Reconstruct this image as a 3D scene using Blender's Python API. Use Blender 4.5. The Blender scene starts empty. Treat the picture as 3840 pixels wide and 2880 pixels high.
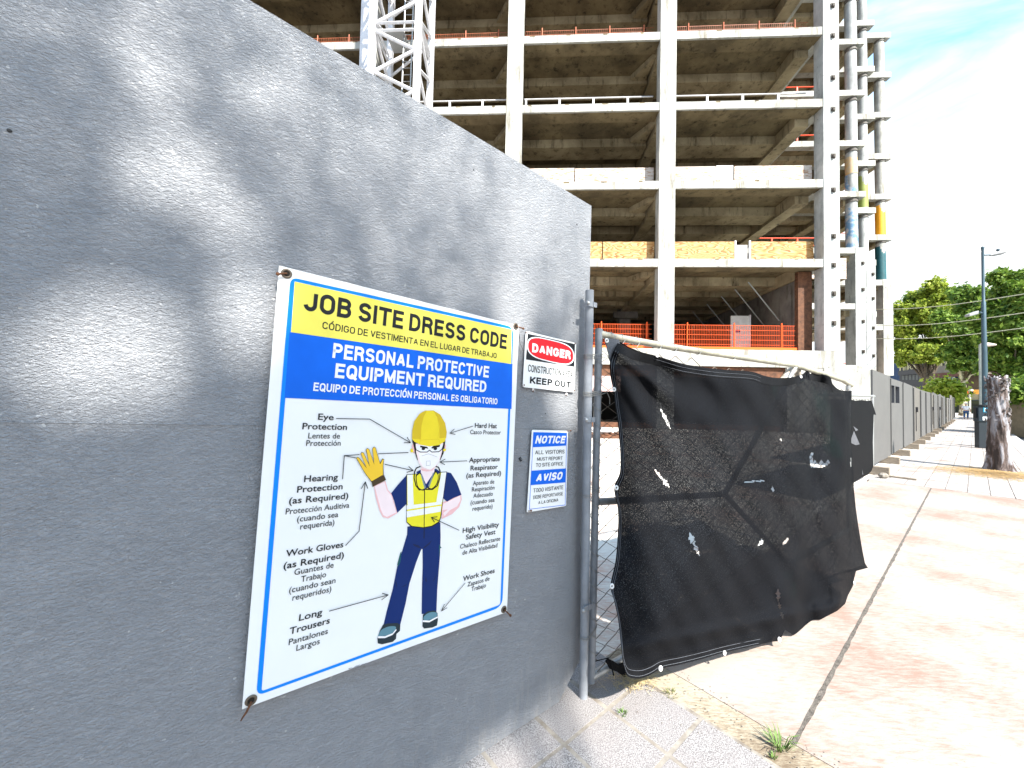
import bpy, bmesh, math, random
import numpy as np
from mathutils import Vector, Matrix
random.seed(7); rng = np.random.default_rng(7)
scene = bpy.context.scene
COL = scene.collection
rad = math.radians

# ------------------------------------------------------------------ camera
F, H = 1442.0, 1.46
up = np.array([1010., 46000., -F]); up /= np.linalg.norm(up)
fw = np.array([0, 0, -1.]); Yc = fw - up * fw.dot(up); Yc /= np.linalg.norm(Yc)
Xc = np.cross(Yc, up); RM = np.array([Xc, Yc, up]); CAM = np.array([0, 0, H])
cd = bpy.data.cameras.new('camera'); cam = bpy.data.objects.new('camera', cd); COL.objects.link(cam)
cd.sensor_width = 36.0; cd.sensor_fit = 'HORIZONTAL'; cd.lens = 36.0 * F / 3840.0
cd.clip_start = 0.02; cd.clip_end = 3000
M4 = Matrix([list(RM[i]) + [CAM[i]] for i in range(3)] + [[0, 0, 0, 1]])
cam.matrix_world = M4
scene.camera = cam
scene.render.resolution_x = 1024; scene.render.resolution_y = 768

# ------------------------------------------------------------------ light
SUN_AZ, SUN_EL = 148.0, 47.0
SUN = np.array([math.sin(rad(SUN_AZ)) * math.cos(rad(SUN_EL)), math.cos(rad(SUN_AZ)) * math.cos(rad(SUN_EL)), math.sin(rad(SUN_EL))])
sl = bpy.data.lights.new('sun', 'SUN'); sl.energy = 5.0; sl.angle = rad(1.25); sl.color = (1.0, 0.95, 0.87)
so = bpy.data.objects.new('sun', sl); COL.objects.link(so)
so.rotation_euler = Vector(SUN).to_track_quat('Z', 'Y').to_euler()
world = bpy.data.worlds.new("World"); scene.world = world; world.use_nodes = True
wn, wl = world.node_tree.nodes, world.node_tree.links
for n in list(wn): wn.remove(n)
wo = wn.new('ShaderNodeOutputWorld'); bg = wn.new('ShaderNodeBackground'); bg.inputs[1].default_value = 0.11
sky = wn.new('ShaderNodeTexSky'); sky.sky_type = 'NISHITA'; sky.sun_disc = False
sky.sun_elevation = rad(SUN_EL); sky.sun_rotation = rad(SUN_AZ); sky.air_density = 1.3; sky.dust_density = 0.6; sky.ozone_density = 2.0
tc = wn.new('ShaderNodeTexCoord')
mp = wn.new('ShaderNodeMapping'); mp.inputs['Scale'].default_value = (1.0, 1.6, 3.4); mp.inputs['Rotation'].default_value = (0.0, 0.35, 0.5)
nz = wn.new('ShaderNodeTexNoise'); nz.inputs['Scale'].default_value = 2.6; nz.inputs['Detail'].default_value = 9; nz.inputs['Roughness'].default_value = 0.62; nz.inputs['Distortion'].default_value = 0.5
sep = wn.new('ShaderNodeSeparateXYZ')
ma = wn.new('ShaderNodeMath'); ma.operation = 'MULTIPLY_ADD'; ma.inputs[1].default_value = -3.2; ma.inputs[2].default_value = 1.69
ad = wn.new('ShaderNodeMath'); ad.operation = 'ADD'
mr = wn.new('ShaderNodeMapRange'); mr.inputs[1].default_value = 0.40; mr.inputs[2].default_value = 0.72; mr.inputs[3].default_value = 0; mr.inputs[4].default_value = 1; mr.clamp = True
mx = wn.new('ShaderNodeMixRGB'); mx.inputs[2].default_value = (4.6, 4.75, 4.9, 1)
skm = wn.new('ShaderNodeMixRGB'); skm.blend_type = 'MULTIPLY'; skm.inputs[0].default_value = 1; skm.inputs[2].default_value = (1.25, 1.7, 1.75, 1)
wl.new(tc.outputs['Generated'], mp.inputs[0]); wl.new(mp.outputs[0], nz.inputs['Vector'])
wl.new(tc.outputs['Generated'], sep.inputs[0]); wl.new(sep.outputs['Z'], ma.inputs[0])
mxx = wn.new('ShaderNodeMath'); mxx.operation = 'MAXIMUM'; mxx.inputs[1].default_value = -.04; wl.new(ma.outputs[0], mxx.inputs[0]); wl.new(mxx.outputs[0], ad.inputs[0]); wl.new(nz.outputs[0], ad.inputs[1]); wl.new(ad.outputs[0], mr.inputs[0])
wl.new(mr.outputs[0], mx.inputs[0]); wl.new(sky.outputs[0], skm.inputs[1]); wl.new(skm.outputs[0], mx.inputs[1])
wl.new(mx.outputs[0], bg.inputs[0]); wl.new(bg.outputs[0], wo.inputs[0])
scene.view_settings.view_transform = 'Standard'; scene.view_settings.look = 'None'
scene.view_settings.exposure = 1.45; scene.view_settings.gamma = 1.0
scene.cycles.max_bounces = 6; scene.cycles.transparent_max_bounces = 16

# ------------------------------------------------------------------ geometry helpers
def ray(x, y): return RM @ np.array([x - 1920.0, 1440.0 - y, -F])
def hit(p, p0, n):
    d = ray(*p); return CAM + d * ((np.array(p0) - CAM).dot(n) / d.dot(n))
def gnd(x, y, z=0.0): return hit((x, y), (0, 0, z), np.array([0, 0, 1.0]))
def az(a): a = rad(a); return np.array([math.sin(a), math.cos(a), 0.0])
Z = np.array([0, 0, 1.0])
W0 = gnd(2096, 2632); W0[2] = 0
TT, NN = az(50.3), az(140.3)
def fT(t, n, z): return W0 + TT * t + NN * n + Z * z            # along the hoarding line, out to the street, up
AX, DD = az(93.3), az(3.3)
def fF(s, d, z): return AX * s + DD * (19.5 + d) + Z * z         # along the facade, into the building, up
def toT(q): q = q - W0; return q.dot(TT), q.dot(NN), q[2]

class MB:
    def __init__(s): s.v = []; s.f = []; s.m = []; s.uv = None
    def add(s, vs, fs, m=0):
        b = len(s.v); s.v += [tuple(float(c) for c in p) for p in vs]
        s.f += [tuple(b + i for i in f) for f in fs]; s.m += [m] * len(fs); return s
    def box(s, fr, x0, x1, y0, y1, z0, z1, m=0):
        p = [fr(x, y, z) for z in (z0, z1) for y in (y0, y1) for x in (x0, x1)]
        return s.add(p, [(0, 2, 3, 1), (4, 5, 7, 6), (0, 1, 5, 4), (2, 6, 7, 3), (0, 4, 6, 2), (1, 3, 7, 5)], m)
    def tube(s, pts, r, n=8, m=0, cap=True, closed=False):
        pts = [np.array(p, float) for p in pts]; k = len(pts); rings = []
        rr = r if hasattr(r, '__len__') else [r] * k
        prev = None
        for i in range(k):
            a = pts[i - 1] if i > 0 else (pts[-1] if closed else pts[0]); b = pts[(i + 1) % k] if (i < k - 1 or closed) else pts[-1]
            t = b - a; t /= (np.linalg.norm(t) + 1e-12)
            if prev is None:
                h = Z if abs(t[2]) < .9 else np.array([1.0, 0, 0]); u = np.cross(t, h)
            else: u = prev - t * prev.dot(t)
            u /= (np.linalg.norm(u) + 1e-12); prev = u; w = np.cross(t, u)
            rings.append([pts[i] + (u * math.cos(2 * math.pi * j / n) + w * math.sin(2 * math.pi * j / n)) * rr[i] for j in range(n)])
        vs = [p for q in rings for p in q]; fs = []
        for i in range(k if closed else k - 1):
            i2 = (i + 1) % k
            for j in range(n): fs.append((i * n + j, i * n + (j + 1) % n, i2 * n + (j + 1) % n, i2 * n + j))
        s.add(vs, fs, m)
        if cap and not closed:      # end caps keep their own vertices so smooth shading stays on the sides
            s.add(rings[0], [tuple(range(n))[::-1]], m); s.add(rings[-1], [tuple(range(n))], m)
        return s
    def prism(s, pts, off, m=0):
        """flat outline pts (3d) pushed by vector off: a closed slab"""
        k = len(pts); off = np.array(off); a = [np.array(p) for p in pts]; b = [p + off for p in a]
        fs = [tuple(range(k)), tuple(range(k, 2 * k))[::-1]] + [(i, (i + 1) % k, k + (i + 1) % k, k + i) for i in range(k)]
        return s.add(a + b, fs, m)
    def ball(s, c, rx, ry=None, rz=None, n=10, k=7, m=0, fr=None):
        ry = ry or rx; rz = rz or rx; vs = []; c = np.array(c, float)
        for i in range(k + 1):
            th = math.pi * i / k
            for j in range(n):
                ph = 2 * math.pi * j / n; vs.append(c + np.array([rx * math.sin(th) * math.cos(ph), ry * math.sin(th) * math.sin(ph), rz * math.cos(th)]))
        fs = [(i * n + j, i * n + (j + 1) % n, (i + 1) * n + (j + 1) % n, (i + 1) * n + j) for i in range(k) for j in range(n)]
        return s.add(vs, fs, m)
    def build(s, name, mats, parent=None, smooth=False, local=False, recalc=True, bevel=0):
        me = bpy.data.meshes.new(name); v = s.v
        if parent is not None and not local:
            o = origin(parent); v = [(p[0] - o[0], p[1] - o[1], p[2] - o[2]) for p in v]
        me.from_pydata(v, [], s.f)
        mats = mats if isinstance(mats, (list, tuple)) else [mats]
        for m in mats: me.materials.append(m)
        me.polygons.foreach_set('material_index', s.m)
        if smooth: me.polygons.foreach_set('use_smooth', [True] * len(me.polygons))
        if recalc:
            b = bmesh.new(); b.from_mesh(me); bmesh.ops.recalc_face_normals(b, faces=b.faces); b.to_mesh(me); b.free()
        me.update()
        ob = bpy.data.objects.new(name, me); COL.objects.link(ob)
        if parent is not None: ob.parent = parent
        if bevel:
            md = ob.modifiers.new('bevel', 'BEVEL'); md.width = bevel; md.segments = 2; md.limit_method = 'ANGLE'
        return ob
def origin(o):
    v = Vector((0, 0, 0))
    while o is not None: v += o.location; o = o.parent
    return v
def tag(o, label=None, cat=None, group=None, kind=None):
    if label: o['label'] = label
    if cat: o['category'] = cat
    if group: o['group'] = group
    if kind: o['kind'] = kind
    return o
def thing(name, label, cat, loc=(0, 0, 0), rz=0.0, group=None):
    o = bpy.data.objects.new(name, None); COL.objects.link(o); o.location = [float(c) for c in loc]; o.rotation_euler = (0, 0, rz)
    o.empty_display_size = 0.2
    return tag(o, label, cat, group)
def copy_tree(o, parent=None):
    c = o.copy(); COL.objects.link(c); c.parent = parent
    for ch in [x for x in bpy.data.objects if x.parent == o]: copy_tree(ch, c)
    return c
loc_frame = lambda x, y, z: np.array([x, y, z], float)

# ------------------------------------------------------------------ materials
def nodes_of(m): return m.node_tree.nodes, m.node_tree.links
def mat(name, col, rough=0.7, metal=0.0, var=0.0, vscale=4.0, bump=0.0, bscale=30.0, col2=None, spec=0.5, coord='Object', detail=6, stretch=(1, 1, 1), rot=(0, 0, 0), lo=0.35, hi=0.65, emit=None, es=1.0):
    m = bpy.data.materials.new(name); m.use_nodes = True; N, L = nodes_of(m); b = N['Principled BSDF']
    b.inputs['Base Color'].default_value = (*col, 1); b.inputs['Roughness'].default_value = rough; b.inputs['Metallic'].default_value = metal
    b.inputs['Specular IOR Level'].default_value = spec
    if emit: b.inputs['Emission Color'].default_value = (*emit, 1); b.inputs['Emission Strength'].default_value = es
    if var or bump or col2:
        t = N.new('ShaderNodeTexCoord'); p = N.new('ShaderNodeMapping'); p.inputs['Scale'].default_value = stretch; p.inputs['Rotation'].default_value = rot
        L.new(t.outputs[coord], p.inputs[0])
    if var or col2:
        n = N.new('ShaderNodeTexNoise'); n.inputs['Scale'].default_value = vscale; n.inputs['Detail'].default_value = detail; n.inputs['Roughness'].default_value = .62
        L.new(p.outputs[0], n.inputs['Vector'])
        r = N.new('ShaderNodeValToRGB'); r.color_ramp.elements[0].position = lo; r.color_ramp.elements[1].position = hi
        c2 = col2 if col2 else tuple(c * (1 - var) for c in col)
        r.color_ramp.elements[0].color = (*c2, 1); r.color_ramp.elements[1].color = (*col, 1)
        L.new(n.outputs[0], r.inputs[0]); L.new(r.outputs[0], b.inputs['Base Color'])
        m['ramp'] = r.name
    if bump:
        n2 = N.new('ShaderNodeTexNoise'); n2.inputs['Scale'].default_value = bscale; n2.inputs['Detail'].default_value = 5
        bu = N.new('ShaderNodeBump'); bu.inputs['Strength'].default_value = bump; bu.inputs['Distance'].default_value = 0.01
        L.new(p.outputs[0], n2.inputs['Vector']); L.new(n2.outputs[0], bu.inputs['Height']); L.new(bu.outputs[0], b.inputs['Normal'])
    return m
def nd(N, typ, **kw):
    n = N.new(typ)
    for k, v in kw.items():
        if k.startswith('i_'):
            key = k[2:]; key = int(key) if key.isdigit() else key.replace('_', ' '); n.inputs[key].default_value = v
        else: setattr(n, k, v)
    return n

def concrete(name, light, dark, stain, scale=0.8, streak=True):
    m = mat(name, light, .85, bump=.35, bscale=14, var=.01, vscale=scale, col2=dark, lo=.38, hi=.62)
    N, L = nodes_of(m); b = N['Principled BSDF']; base = b.inputs['Base Color'].links[0].from_socket
    t = nd(N, 'ShaderNodeTexCoord'); p = nd(N, 'ShaderNodeMapping'); p.inputs['Scale'].default_value = (2.2, 2.2, .35)
    n = nd(N, 'ShaderNodeTexNoise', i_Scale=1.3, i_Detail=8.0, i_Roughness=.7); r = nd(N, 'ShaderNodeMapRange'); r.inputs[1].default_value = .53; r.inputs[2].default_value = .7
    mxx = nd(N, 'ShaderNodeMixRGB'); mxx.inputs[2].default_value = (*stain, 1)
    L.new(t.outputs['Object'], p.inputs[0]); L.new(p.outputs[0], n.inputs['Vector']); L.new(n.outputs[0], r.inputs[0]); L.new(r.outputs[0], mxx.inputs[0]); L.new(base, mxx.inputs[1])
    # small pits and patches
    n3 = nd(N, 'ShaderNodeTexNoise', i_Scale=9.0, i_Detail=4.0); r3 = nd(N, 'ShaderNodeMapRange'); r3.inputs[1].default_value = .66; r3.inputs[2].default_value = .72; r3.inputs[4].default_value = .6
    L.new(t.outputs['Object'], n3.inputs['Vector']); L.new(n3.outputs[0], r3.inputs[0])
    m2 = nd(N, 'ShaderNodeMixRGB'); m2.inputs[2].default_value = (*[c * .45 for c in stain], 1); L.new(r3.outputs[0], m2.inputs[0]); L.new(mxx.outputs[0], m2.inputs[1]); L.new(m2.outputs[0], b.inputs['Base Color'])
    return m
M = {}
M['conc_face'] = concrete('pale_weathered_concrete', (.46, .455, .42), (.29, .29, .27), (.15, .13, .09))
M['conc_col'] = concrete('grey_column_concrete', (.45, .46, .45), (.32, .335, .33), (.18, .185, .175), 1.2)
M['conc_soffit'] = concrete('shaded_brown_soffit_concrete', (.20, .155, .085), (.085, .065, .035), (.022, .016, .008), .6)  # darker than the faces: shade on the ceilings is put into the colour
M['conc_joist'] = concrete('lit_beige_joist_concrete', (.42, .35, .225), (.23, .185, .11), (.055, .04, .02), .6)  # paler than the soffit: light on joist faces is put into the colour
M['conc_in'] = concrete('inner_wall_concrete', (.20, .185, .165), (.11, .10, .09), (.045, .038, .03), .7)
M['dark_in'] = mat('unlit_interior_wall', (.008, .007, .006), .95, var=.5, vscale=2)  # near-black colour stands in for the shade deep inside the floors
M['rust'] = mat('rusty_steel', (.16, .065, .03), .8, var=.6, vscale=6, bump=.3)
M['orange'] = mat('orange_mesh_steel', (.85, .11, .015), .5)
M['orange_d'] = mat('dull_orange_red_mesh', (.50, .13, .05), .6, var=.4, vscale=4)
M['orange_t'] = mat('orange_red_tube', (.7, .07, .02), .5)
M['white_steel'] = mat('white_painted_steel', (.72, .72, .74), .45, var=.25, vscale=3)
M['galv'] = mat('galvanised_pipe', (.42, .43, .43), .42, metal=.55, var=.25, vscale=30)
M['galv_y'] = mat('weathered_galvanised_pipe', (.47, .45, .36), .5, metal=.35, var=.4, vscale=14, bump=.1, bscale=60)
M['wire'] = mat('galvanised_wire', (.30, .30, .29), .5, metal=.6)
M['wire_rust'] = mat('weathered_chain_link_wire', (.15, .13, .10), .7, metal=.1, col2=(.07, .045, .03), vscale=9)
M['rust_nail'] = mat('rusted_nail', (.20, .085, .04), .8, metal=.3, var=.5, vscale=80)
M['sign_white'] = mat('sign_white_print', (.86, .87, .86), .35, var=.04, vscale=3)
def flat(name, c, rough=.35): 
    M[name] = mat('print_' + name, c, .5, var=.08, vscale=9, coord='Object', spec=.22); return M[name]
flat('p_blue', (.0, .135, .74)); flat('p_yellow', (.90, .80, .13)); flat('p_black', (.016, .018, .022)); flat('p_ltblue', (.0, .24, .88))
flat('p_white', (.9, .9, .9)); flat('p_red', (.80, .015, .025)); flat('p_navy', (.001, .022, .14)); flat('p_navy_d', (.006, .016, .07)); flat('p_hat', (.90, .70, .03)); flat('p_hat_d', (.72, .50, .02))
flat('p_vest', (.85, .76, .03)); flat('p_skin', (.95, .78, .78)); flat('p_skin_d', (.90, .52, .52)); flat('p_glove', (.92, .58, .04)); flat('p_cuff', (.07, .045, .02))
flat('p_boot', (.02, .035, .045)); flat('p_toe', (.12, .26, .32)); flat('p_grey', (.2, .27, .3)); flat('p_hair', (.01, .008, .008)); flat('p_mask', (.93, .90, .91)); flat('p_teal', (.015, .11, .12)); flat('p_fade', (.20, .21, .2))

# fibrous wrinkled grey paint of the near hoarding
def wall_paint():
    m = mat('grey_fibrous_paint', (.155, .165, .185), .36, spec=.7); N, L = nodes_of(m); b = N['Principled BSDF']
    t = nd(N, 'ShaderNodeTexCoord'); acc = None
    for i, (ang, sx, sz, w) in enumerate([(8, 14, 150, 1), (-16, 16, 170, .95), (33, 18, 150, .9), (-38, 18, 140, .8), (70, 22, 130, .6)]):
        p = nd(N, 'ShaderNodeMapping'); p.vector_type = 'TEXTURE'; p.inputs['Rotation'].default_value = (0, rad(ang), 0); p.inputs['Scale'].default_value = (1 / sx, .05, 1 / sz)
        n = nd(N, 'ShaderNodeTexNoise', i_Scale=1.0, i_Detail=2.0, i_Distortion=.6); L.new(t.outputs['Object'], p.inputs[0]); L.new(p.outputs[0], n.inputs['Vector'])
        h_ = nd(N, 'ShaderNodeMath', operation='SUBTRACT'); h_.inputs[1].default_value = .5; L.new(n.outputs[0], h_.inputs[0]); ab = nd(N, 'ShaderNodeMath', operation='ABSOLUTE'); L.new(h_.outputs[0], ab.inputs[0])
        q = nd(N, 'ShaderNodeMapRange'); q.interpolation_type = 'SMOOTHSTEP'; q.inputs[1].default_value = 0; q.inputs[2].default_value = .13; q.inputs[3].default_value = w; q.inputs[4].default_value = 0; L.new(ab.outputs[0], q.inputs[0])
        if acc is None: acc = q
        else:
            a = nd(N, 'ShaderNodeMath', operation='ADD'); L.new(acc.outputs[0], a.inputs[0]); L.new(q.outputs[0], a.inputs[1]); acc = a
    big = nd(N, 'ShaderNodeTexNoise', i_Scale=2.2, i_Detail=3.0); L.new(t.outputs['Object'], big.inputs['Vector'])
    bu = nd(N, 'ShaderNodeBump'); bu.inputs['Strength'].default_value = .9; bu.inputs['Distance'].default_value = .0013
    b2 = nd(N, 'ShaderNodeBump'); b2.inputs['Strength'].default_value = .25; b2.inputs['Distance'].default_value = .03
    L.new(big.outputs[0], b2.inputs['Height']); L.new(acc.outputs[0], bu.inputs['Height']); L.new(b2.outputs[0], bu.inputs['Normal']); L.new(bu.outputs[0], b.inputs['Normal'])
    r = nd(N, 'ShaderNodeMapRange'); r.inputs[3].default_value = .28; r.inputs[4].default_value = .42; L.new(big.outputs[0], r.inputs[0]); L.new(r.outputs[0], b.inputs['Roughness'])
    # dust and small stains towards the foot (a real band of dirt)
    n = nd(N, 'ShaderNodeTexNoise', i_Scale=7.0, i_Detail=8.0, i_Roughness=.7); L.new(t.outputs['Object'], n.inputs['Vector'])
    cr = nd(N, 'ShaderNodeValToRGB'); cr.color_ramp.elements[0].position = .3; cr.color_ramp.elements[0].color = (.222, .230, .246, 1); cr.color_ramp.elements[1].position = .7; cr.color_ramp.elements[1].color = (.268, .277, .295, 1)
    L.new(n.outputs[0], cr.inputs[0])
    sp = nd(N, 'ShaderNodeSeparateXYZ'); L.new(t.outputs['Object'], sp.inputs[0]); hz = nd(N, 'ShaderNodeMapRange'); hz.inputs[1].default_value = .42; hz.inputs[2].default_value = .0; hz.inputs[3].default_value = 0; hz.inputs[4].default_value = .55; L.new(sp.outputs['Z'], hz.inputs[0])
    pm = nd(N, 'ShaderNodeMapping'); pm.inputs['Scale'].default_value = (46, 46, 7); L.new(t.outputs['Object'], pm.inputs[0]); dn = nd(N, 'ShaderNodeTexNoise', i_Scale=1.0, i_Detail=6.0, i_Roughness=.75); L.new(pm.outputs[0], dn.inputs['Vector'])
    dr_ = nd(N, 'ShaderNodeMapRange'); dr_.inputs[1].default_value = .5; dr_.inputs[2].default_value = .72; L.new(dn.outputs[0], dr_.inputs[0]); mm = nd(N, 'ShaderNodeMath', operation='MULTIPLY'); L.new(hz.outputs[0], mm.inputs[0]); L.new(dr_.outputs[0], mm.inputs[1])
    xx = nd(N, 'ShaderNodeMixRGB'); xx.inputs[2].default_value = (.42, .39, .36, 1); L.new(mm.outputs[0], xx.inputs[0]); L.new(cr.outputs[0], xx.inputs[1])
    sn = nd(N, 'ShaderNodeTexNoise', i_Scale=55.0, i_Detail=2.0); L.new(t.outputs['Object'], sn.inputs['Vector']); sr = nd(N, 'ShaderNodeMapRange'); sr.inputs[1].default_value = .735; sr.inputs[2].default_value = .76; sr.inputs[4].default_value = .7; L.new(sn.outputs[0], sr.inputs[0])
    x3 = nd(N, 'ShaderNodeMixRGB'); x3.inputs[2].default_value = (.5, .5, .5, 1); L.new(sr.outputs[0], x3.inputs[0]); L.new(xx.outputs[0], x3.inputs[1]); L.new(x3.outputs[0], b.inputs['Base Color'])
    return m
M['wall'] = wall_paint()
M['wall_edge'] = mat('painted_board_edge', (.16, .17, .18), .5, var=.3, vscale=20)
M['post_grey'] = mat('grey_painted_pipe', (.25, .27, .30), .42, var=.25, vscale=14, bump=.1, bscale=50)

# ------------------------------------------------------------------ ground
def ramp(N, pts):
    r = N.new('ShaderNodeValToRGB'); e = r.color_ramp.elements
    for i, (p, c) in enumerate(pts):
        if i < 2: e[i].position = p; e[i].color = (*c, 1)
        else: k = e.new(p); k.color = (*c, 1)
    return r
def granite():
    m = mat('speckled_granite_paver', (.4, .37, .38), .75); N, L = nodes_of(m); b = N['Principled BSDF']; t = nd(N, 'ShaderNodeTexCoord')
    n = nd(N, 'ShaderNodeTexNoise', i_Scale=230.0, i_Detail=3.0, i_Roughness=.6); L.new(t.outputs['Object'], n.inputs['Vector'])
    r = ramp(N, [(.38, (.075, .066, .066)), (.47, (.20, .188, .185)), (.60, (.36, .345, .34))]); L.new(n.outputs[0], r.inputs[0])
    n2 = nd(N, 'ShaderNodeTexNoise', i_Scale=5.0, i_Detail=5.0); L.new(t.outputs['Object'], n2.inputs['Vector']); r2 = nd(N, 'ShaderNodeMapRange'); r2.inputs[1].default_value = .35; r2.inputs[2].default_value = .7; r2.inputs[4].default_value = .5
    x = nd(N, 'ShaderNodeMixRGB'); x.inputs[2].default_value = (.22, .195, .19, 1); L.new(n2.outputs[0], r2.inputs[0]); L.new(r2.outputs[0], x.inputs[0]); L.new(r.outputs[0], x.inputs[1]); L.new(x.outputs[0], b.inputs['Base Color'])
    bu = nd(N, 'ShaderNodeBump'); bu.inputs['Strength'].default_value = .5; bu.inputs['Distance'].default_value = .002; L.new(n.outputs[0], bu.inputs['Height']); L.new(bu.outputs[0], b.inputs['Normal'])
    return m
def washed(name, c1, c2, c3, sc=34.0):
    m = mat(name, c1, .85); N, L = nodes_of(m); b = N['Principled BSDF']; t = nd(N, 'ShaderNodeTexCoord')
    mpn = nd(N, 'ShaderNodeMapping'); mpn.inputs['Rotation'].default_value = (0, 0, .6); mpn.inputs['Scale'].default_value = (.35, 1.6, 1); L.new(t.outputs['Object'], mpn.inputs[0])
    n = nd(N, 'ShaderNodeTexNoise', i_Scale=sc, i_Detail=8.0, i_Roughness=.78); L.new(mpn.outputs[0], n.inputs['Vector'])
    g = nd(N, 'ShaderNodeTexNoise', i_Scale=1.1, i_Detail=4.0, i_Roughness=.6); L.new(t.outputs['Object'], g.inputs['Vector'])
    a = nd(N, 'ShaderNodeMath', operation='MULTIPLY_ADD'); a.inputs[1].default_value = 1.1; L.new(g.outputs[0], a.inputs[0]); L.new(n.outputs[0], a.inputs[2])
    r = ramp(N, [(.86, c3), (1.0, c2), (1.14, c1)]); r.color_ramp.interpolation = 'LINEAR'
    sc2 = nd(N, 'ShaderNodeMath', operation='MULTIPLY'); sc2.inputs[1].default_value = .9; L.new(a.outputs[0], sc2.inputs[0])
    for e, p in zip(r.color_ramp.elements, (.78, .90, .99)): e.position = p
    L.new(sc2.outputs[0], r.inputs[0])
    pit = nd(N, 'ShaderNodeTexNoise', i_Scale=95.0, i_Detail=2.0); L.new(t.outputs['Object'], pit.inputs['Vector']); pr = nd(N, 'ShaderNodeMapRange'); pr.inputs[1].default_value = .67; pr.inputs[2].default_value = .72; pr.inputs[4].default_value = .55
    x = nd(N, 'ShaderNodeMixRGB'); x.inputs[2].default_value = (.16, .11, .09, 1); L.new(pit.outputs[0], pr.inputs[0]); L.new(pr.outputs[0], x.inputs[0]); L.new(r.outputs[0], x.inputs[1]); L.new(x.outputs[0], b.inputs['Base Color'])
    bu = nd(N, 'ShaderNodeBump'); bu.inputs['Strength'].default_value = .4; bu.inputs['Distance'].default_value = .004; L.new(n.outputs[0], bu.inputs['Height']); L.new(bu.outputs[0], b.inputs['Normal'])
    return m
M['granite'] = granite()
M['mortar'] = mat('cream_mortar', (.29, .265, .23), .9, col2=(.15, .125, .10), vscale=14, bump=.06, bscale=90)
M['washed'] = washed('worn_pink_concrete', (.318, .274, .240), (.288, .225, .190), (.240, .158, .122))
M['band'] = washed('cream_exposed_band', (.33, .29, .225), (.25, .205, .145), (.14, .10, .065), 60)
M['tile'] = washed('pale_sidewalk_tile', (.345, .32, .30), (.30, .27, .25), (.26, .195, .165), 20)
M['site'] = washed('pale_yard_concrete', (.62, .59, .53), (.54, .48, .42), (.50, .34, .27), 30)
M['asphalt'] = mat('grey_asphalt', (.11, .11, .115), .85, var=.35, vscale=2, bump=.4, bscale=50)
M['joint'] = mat('dark_joint_filler', (.07, .06, .05), .95, col2=(.15, .13, .11), vscale=30, bump=.8, bscale=120)
M['bikegreen'] = mat('green_lane_paint', (.20, .50, .22), .8, var=.2, vscale=3)

def rise(t): return .06 * max(0.0, min(-t, 4.0) - .2)
def fG(t, n, z): return fT(t, n, z + rise(t))
def rot_obj(o):      # make object space follow the hoarding line so that grain runs with it
    pass
def sheet(name, t0, t1, n0, n1, z, m, top=None, nt=1):
    b = MB(); ts = np.linspace(t0, t1, nt + 1)
    for a, c in zip(ts[:-1], ts[1:]):
        b.add([fT(a, n0, z), fT(c, n0, z), fT(c, n1, z), fT(a, n1, z)], [(0, 1, 2, 3)])
    return tag(b.build(name, m, recalc=False), kind='structure')
KERB = 2.45
sheet('road', -400, 900, -500, 700, -.142, M['asphalt'])
# sidewalk body (top surface in the three pavings laid on it)
def slab(name, t0, t1, n0, n1, z, m, th=.12, bevel=0):
    b = MB(); ts = sorted({t0, t1} | {q for q in (-4.0, -2.0, -.2) if t0 < q < t1})
    for a, c in zip(ts[:-1], ts[1:]): b.box(fG, a, c, n0, n1, z - th, z)
    return tag(b.build(name, m, bevel=bevel), kind='structure')
slab('sidewalk_mortar_bed', -6, .46, -.06, KERB, -.0008, M['mortar'])
# individual granite setts (300 mm grid) as one paved surface with real joints
b = MB(); g = .30; T1 = .452; wj = .011
for i in range(0, 22):
    for j in range(-1, 9):
        t1 = T1 - i * g; t0 = t1 - g; n0 = -.13 + j * g; n1 = n0 + g
        if n1 > KERB: n1 = KERB
        dz = rng.uniform(-.0015, .0015)
        b.box(fG, t0 + wj, t1 - wj * rng.uniform(.6, 1.2), n0 + wj * .8, n1 - wj * rng.uniform(.5, 1.0), -.03, .001 + dz)
o = b.build('sidewalk_pavers', M['granite'], bevel=.0015); tag(o, kind='structure')
slab('sidewalk_band', .46, .625, -.06, KERB, -.001, M['band'])
# washed concrete either side of the long joint
slab('sidewalk_concrete', .628, 8.7, -.02, .772, .0, M['washed'])
slab('sidewalk_concrete', .628, 8.7, .786, KERB, .0, M['washed'])
b = MB(); k = 120
for i in range(k):
    a = .62 + 8.08 * i / k; c = .62 + 8.08 * (i + 1) / k
    w = lambda x: .003 + .0035 * math.sin(x * 7.1) * math.sin(x * 2.3) + .003 * math.sin(x * 31)
    b.add([fT(a, .772 - w(a) * .4, .0015), fT(c, .772 - w(c) * .4, .0015), fT(c, .787 + w(c), .0015), fT(a, .787 + w(a), .0015)], [(0, 1, 2, 3)])
tag(b.build('sidewalk_joint', M['joint'], recalc=False), kind='structure')
slab('sidewalk_tile_bed', 8.7, 700, -.06, KERB, -.006, mat('tile_grout', (.20, .17, .15), .9, var=.3))
b = MB(); g = .25
for i in range(0, 300):
    t0 = 8.72 + i * g
    for j in range(0, 10):
        n0 = -.06 + j * g; b.box(fT, t0 + .006, t0 + g - .006, n0 + .006, min(n0 + g, KERB) - .006, -.03, 0.0 + rng.uniform(-.002, .002))
tag(b.build('sidewalk_tiles', M['tile']), kind='structure')
slab('sidewalk_far', 83.8, 600, -.06, KERB, -.001, M['tile'])
slab('kerb', -6, 600, KERB + .003, KERB + .16, -.003, mat('kerb_granite', (.42, .41, .40), .8, var=.2, vscale=6), .15)
slab('yard_ground', .2, 120, -120, -.063, -.012, M['site']); slab('yard_ground', -.8, .197, -120, -.063, -.014, M['site'])
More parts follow.
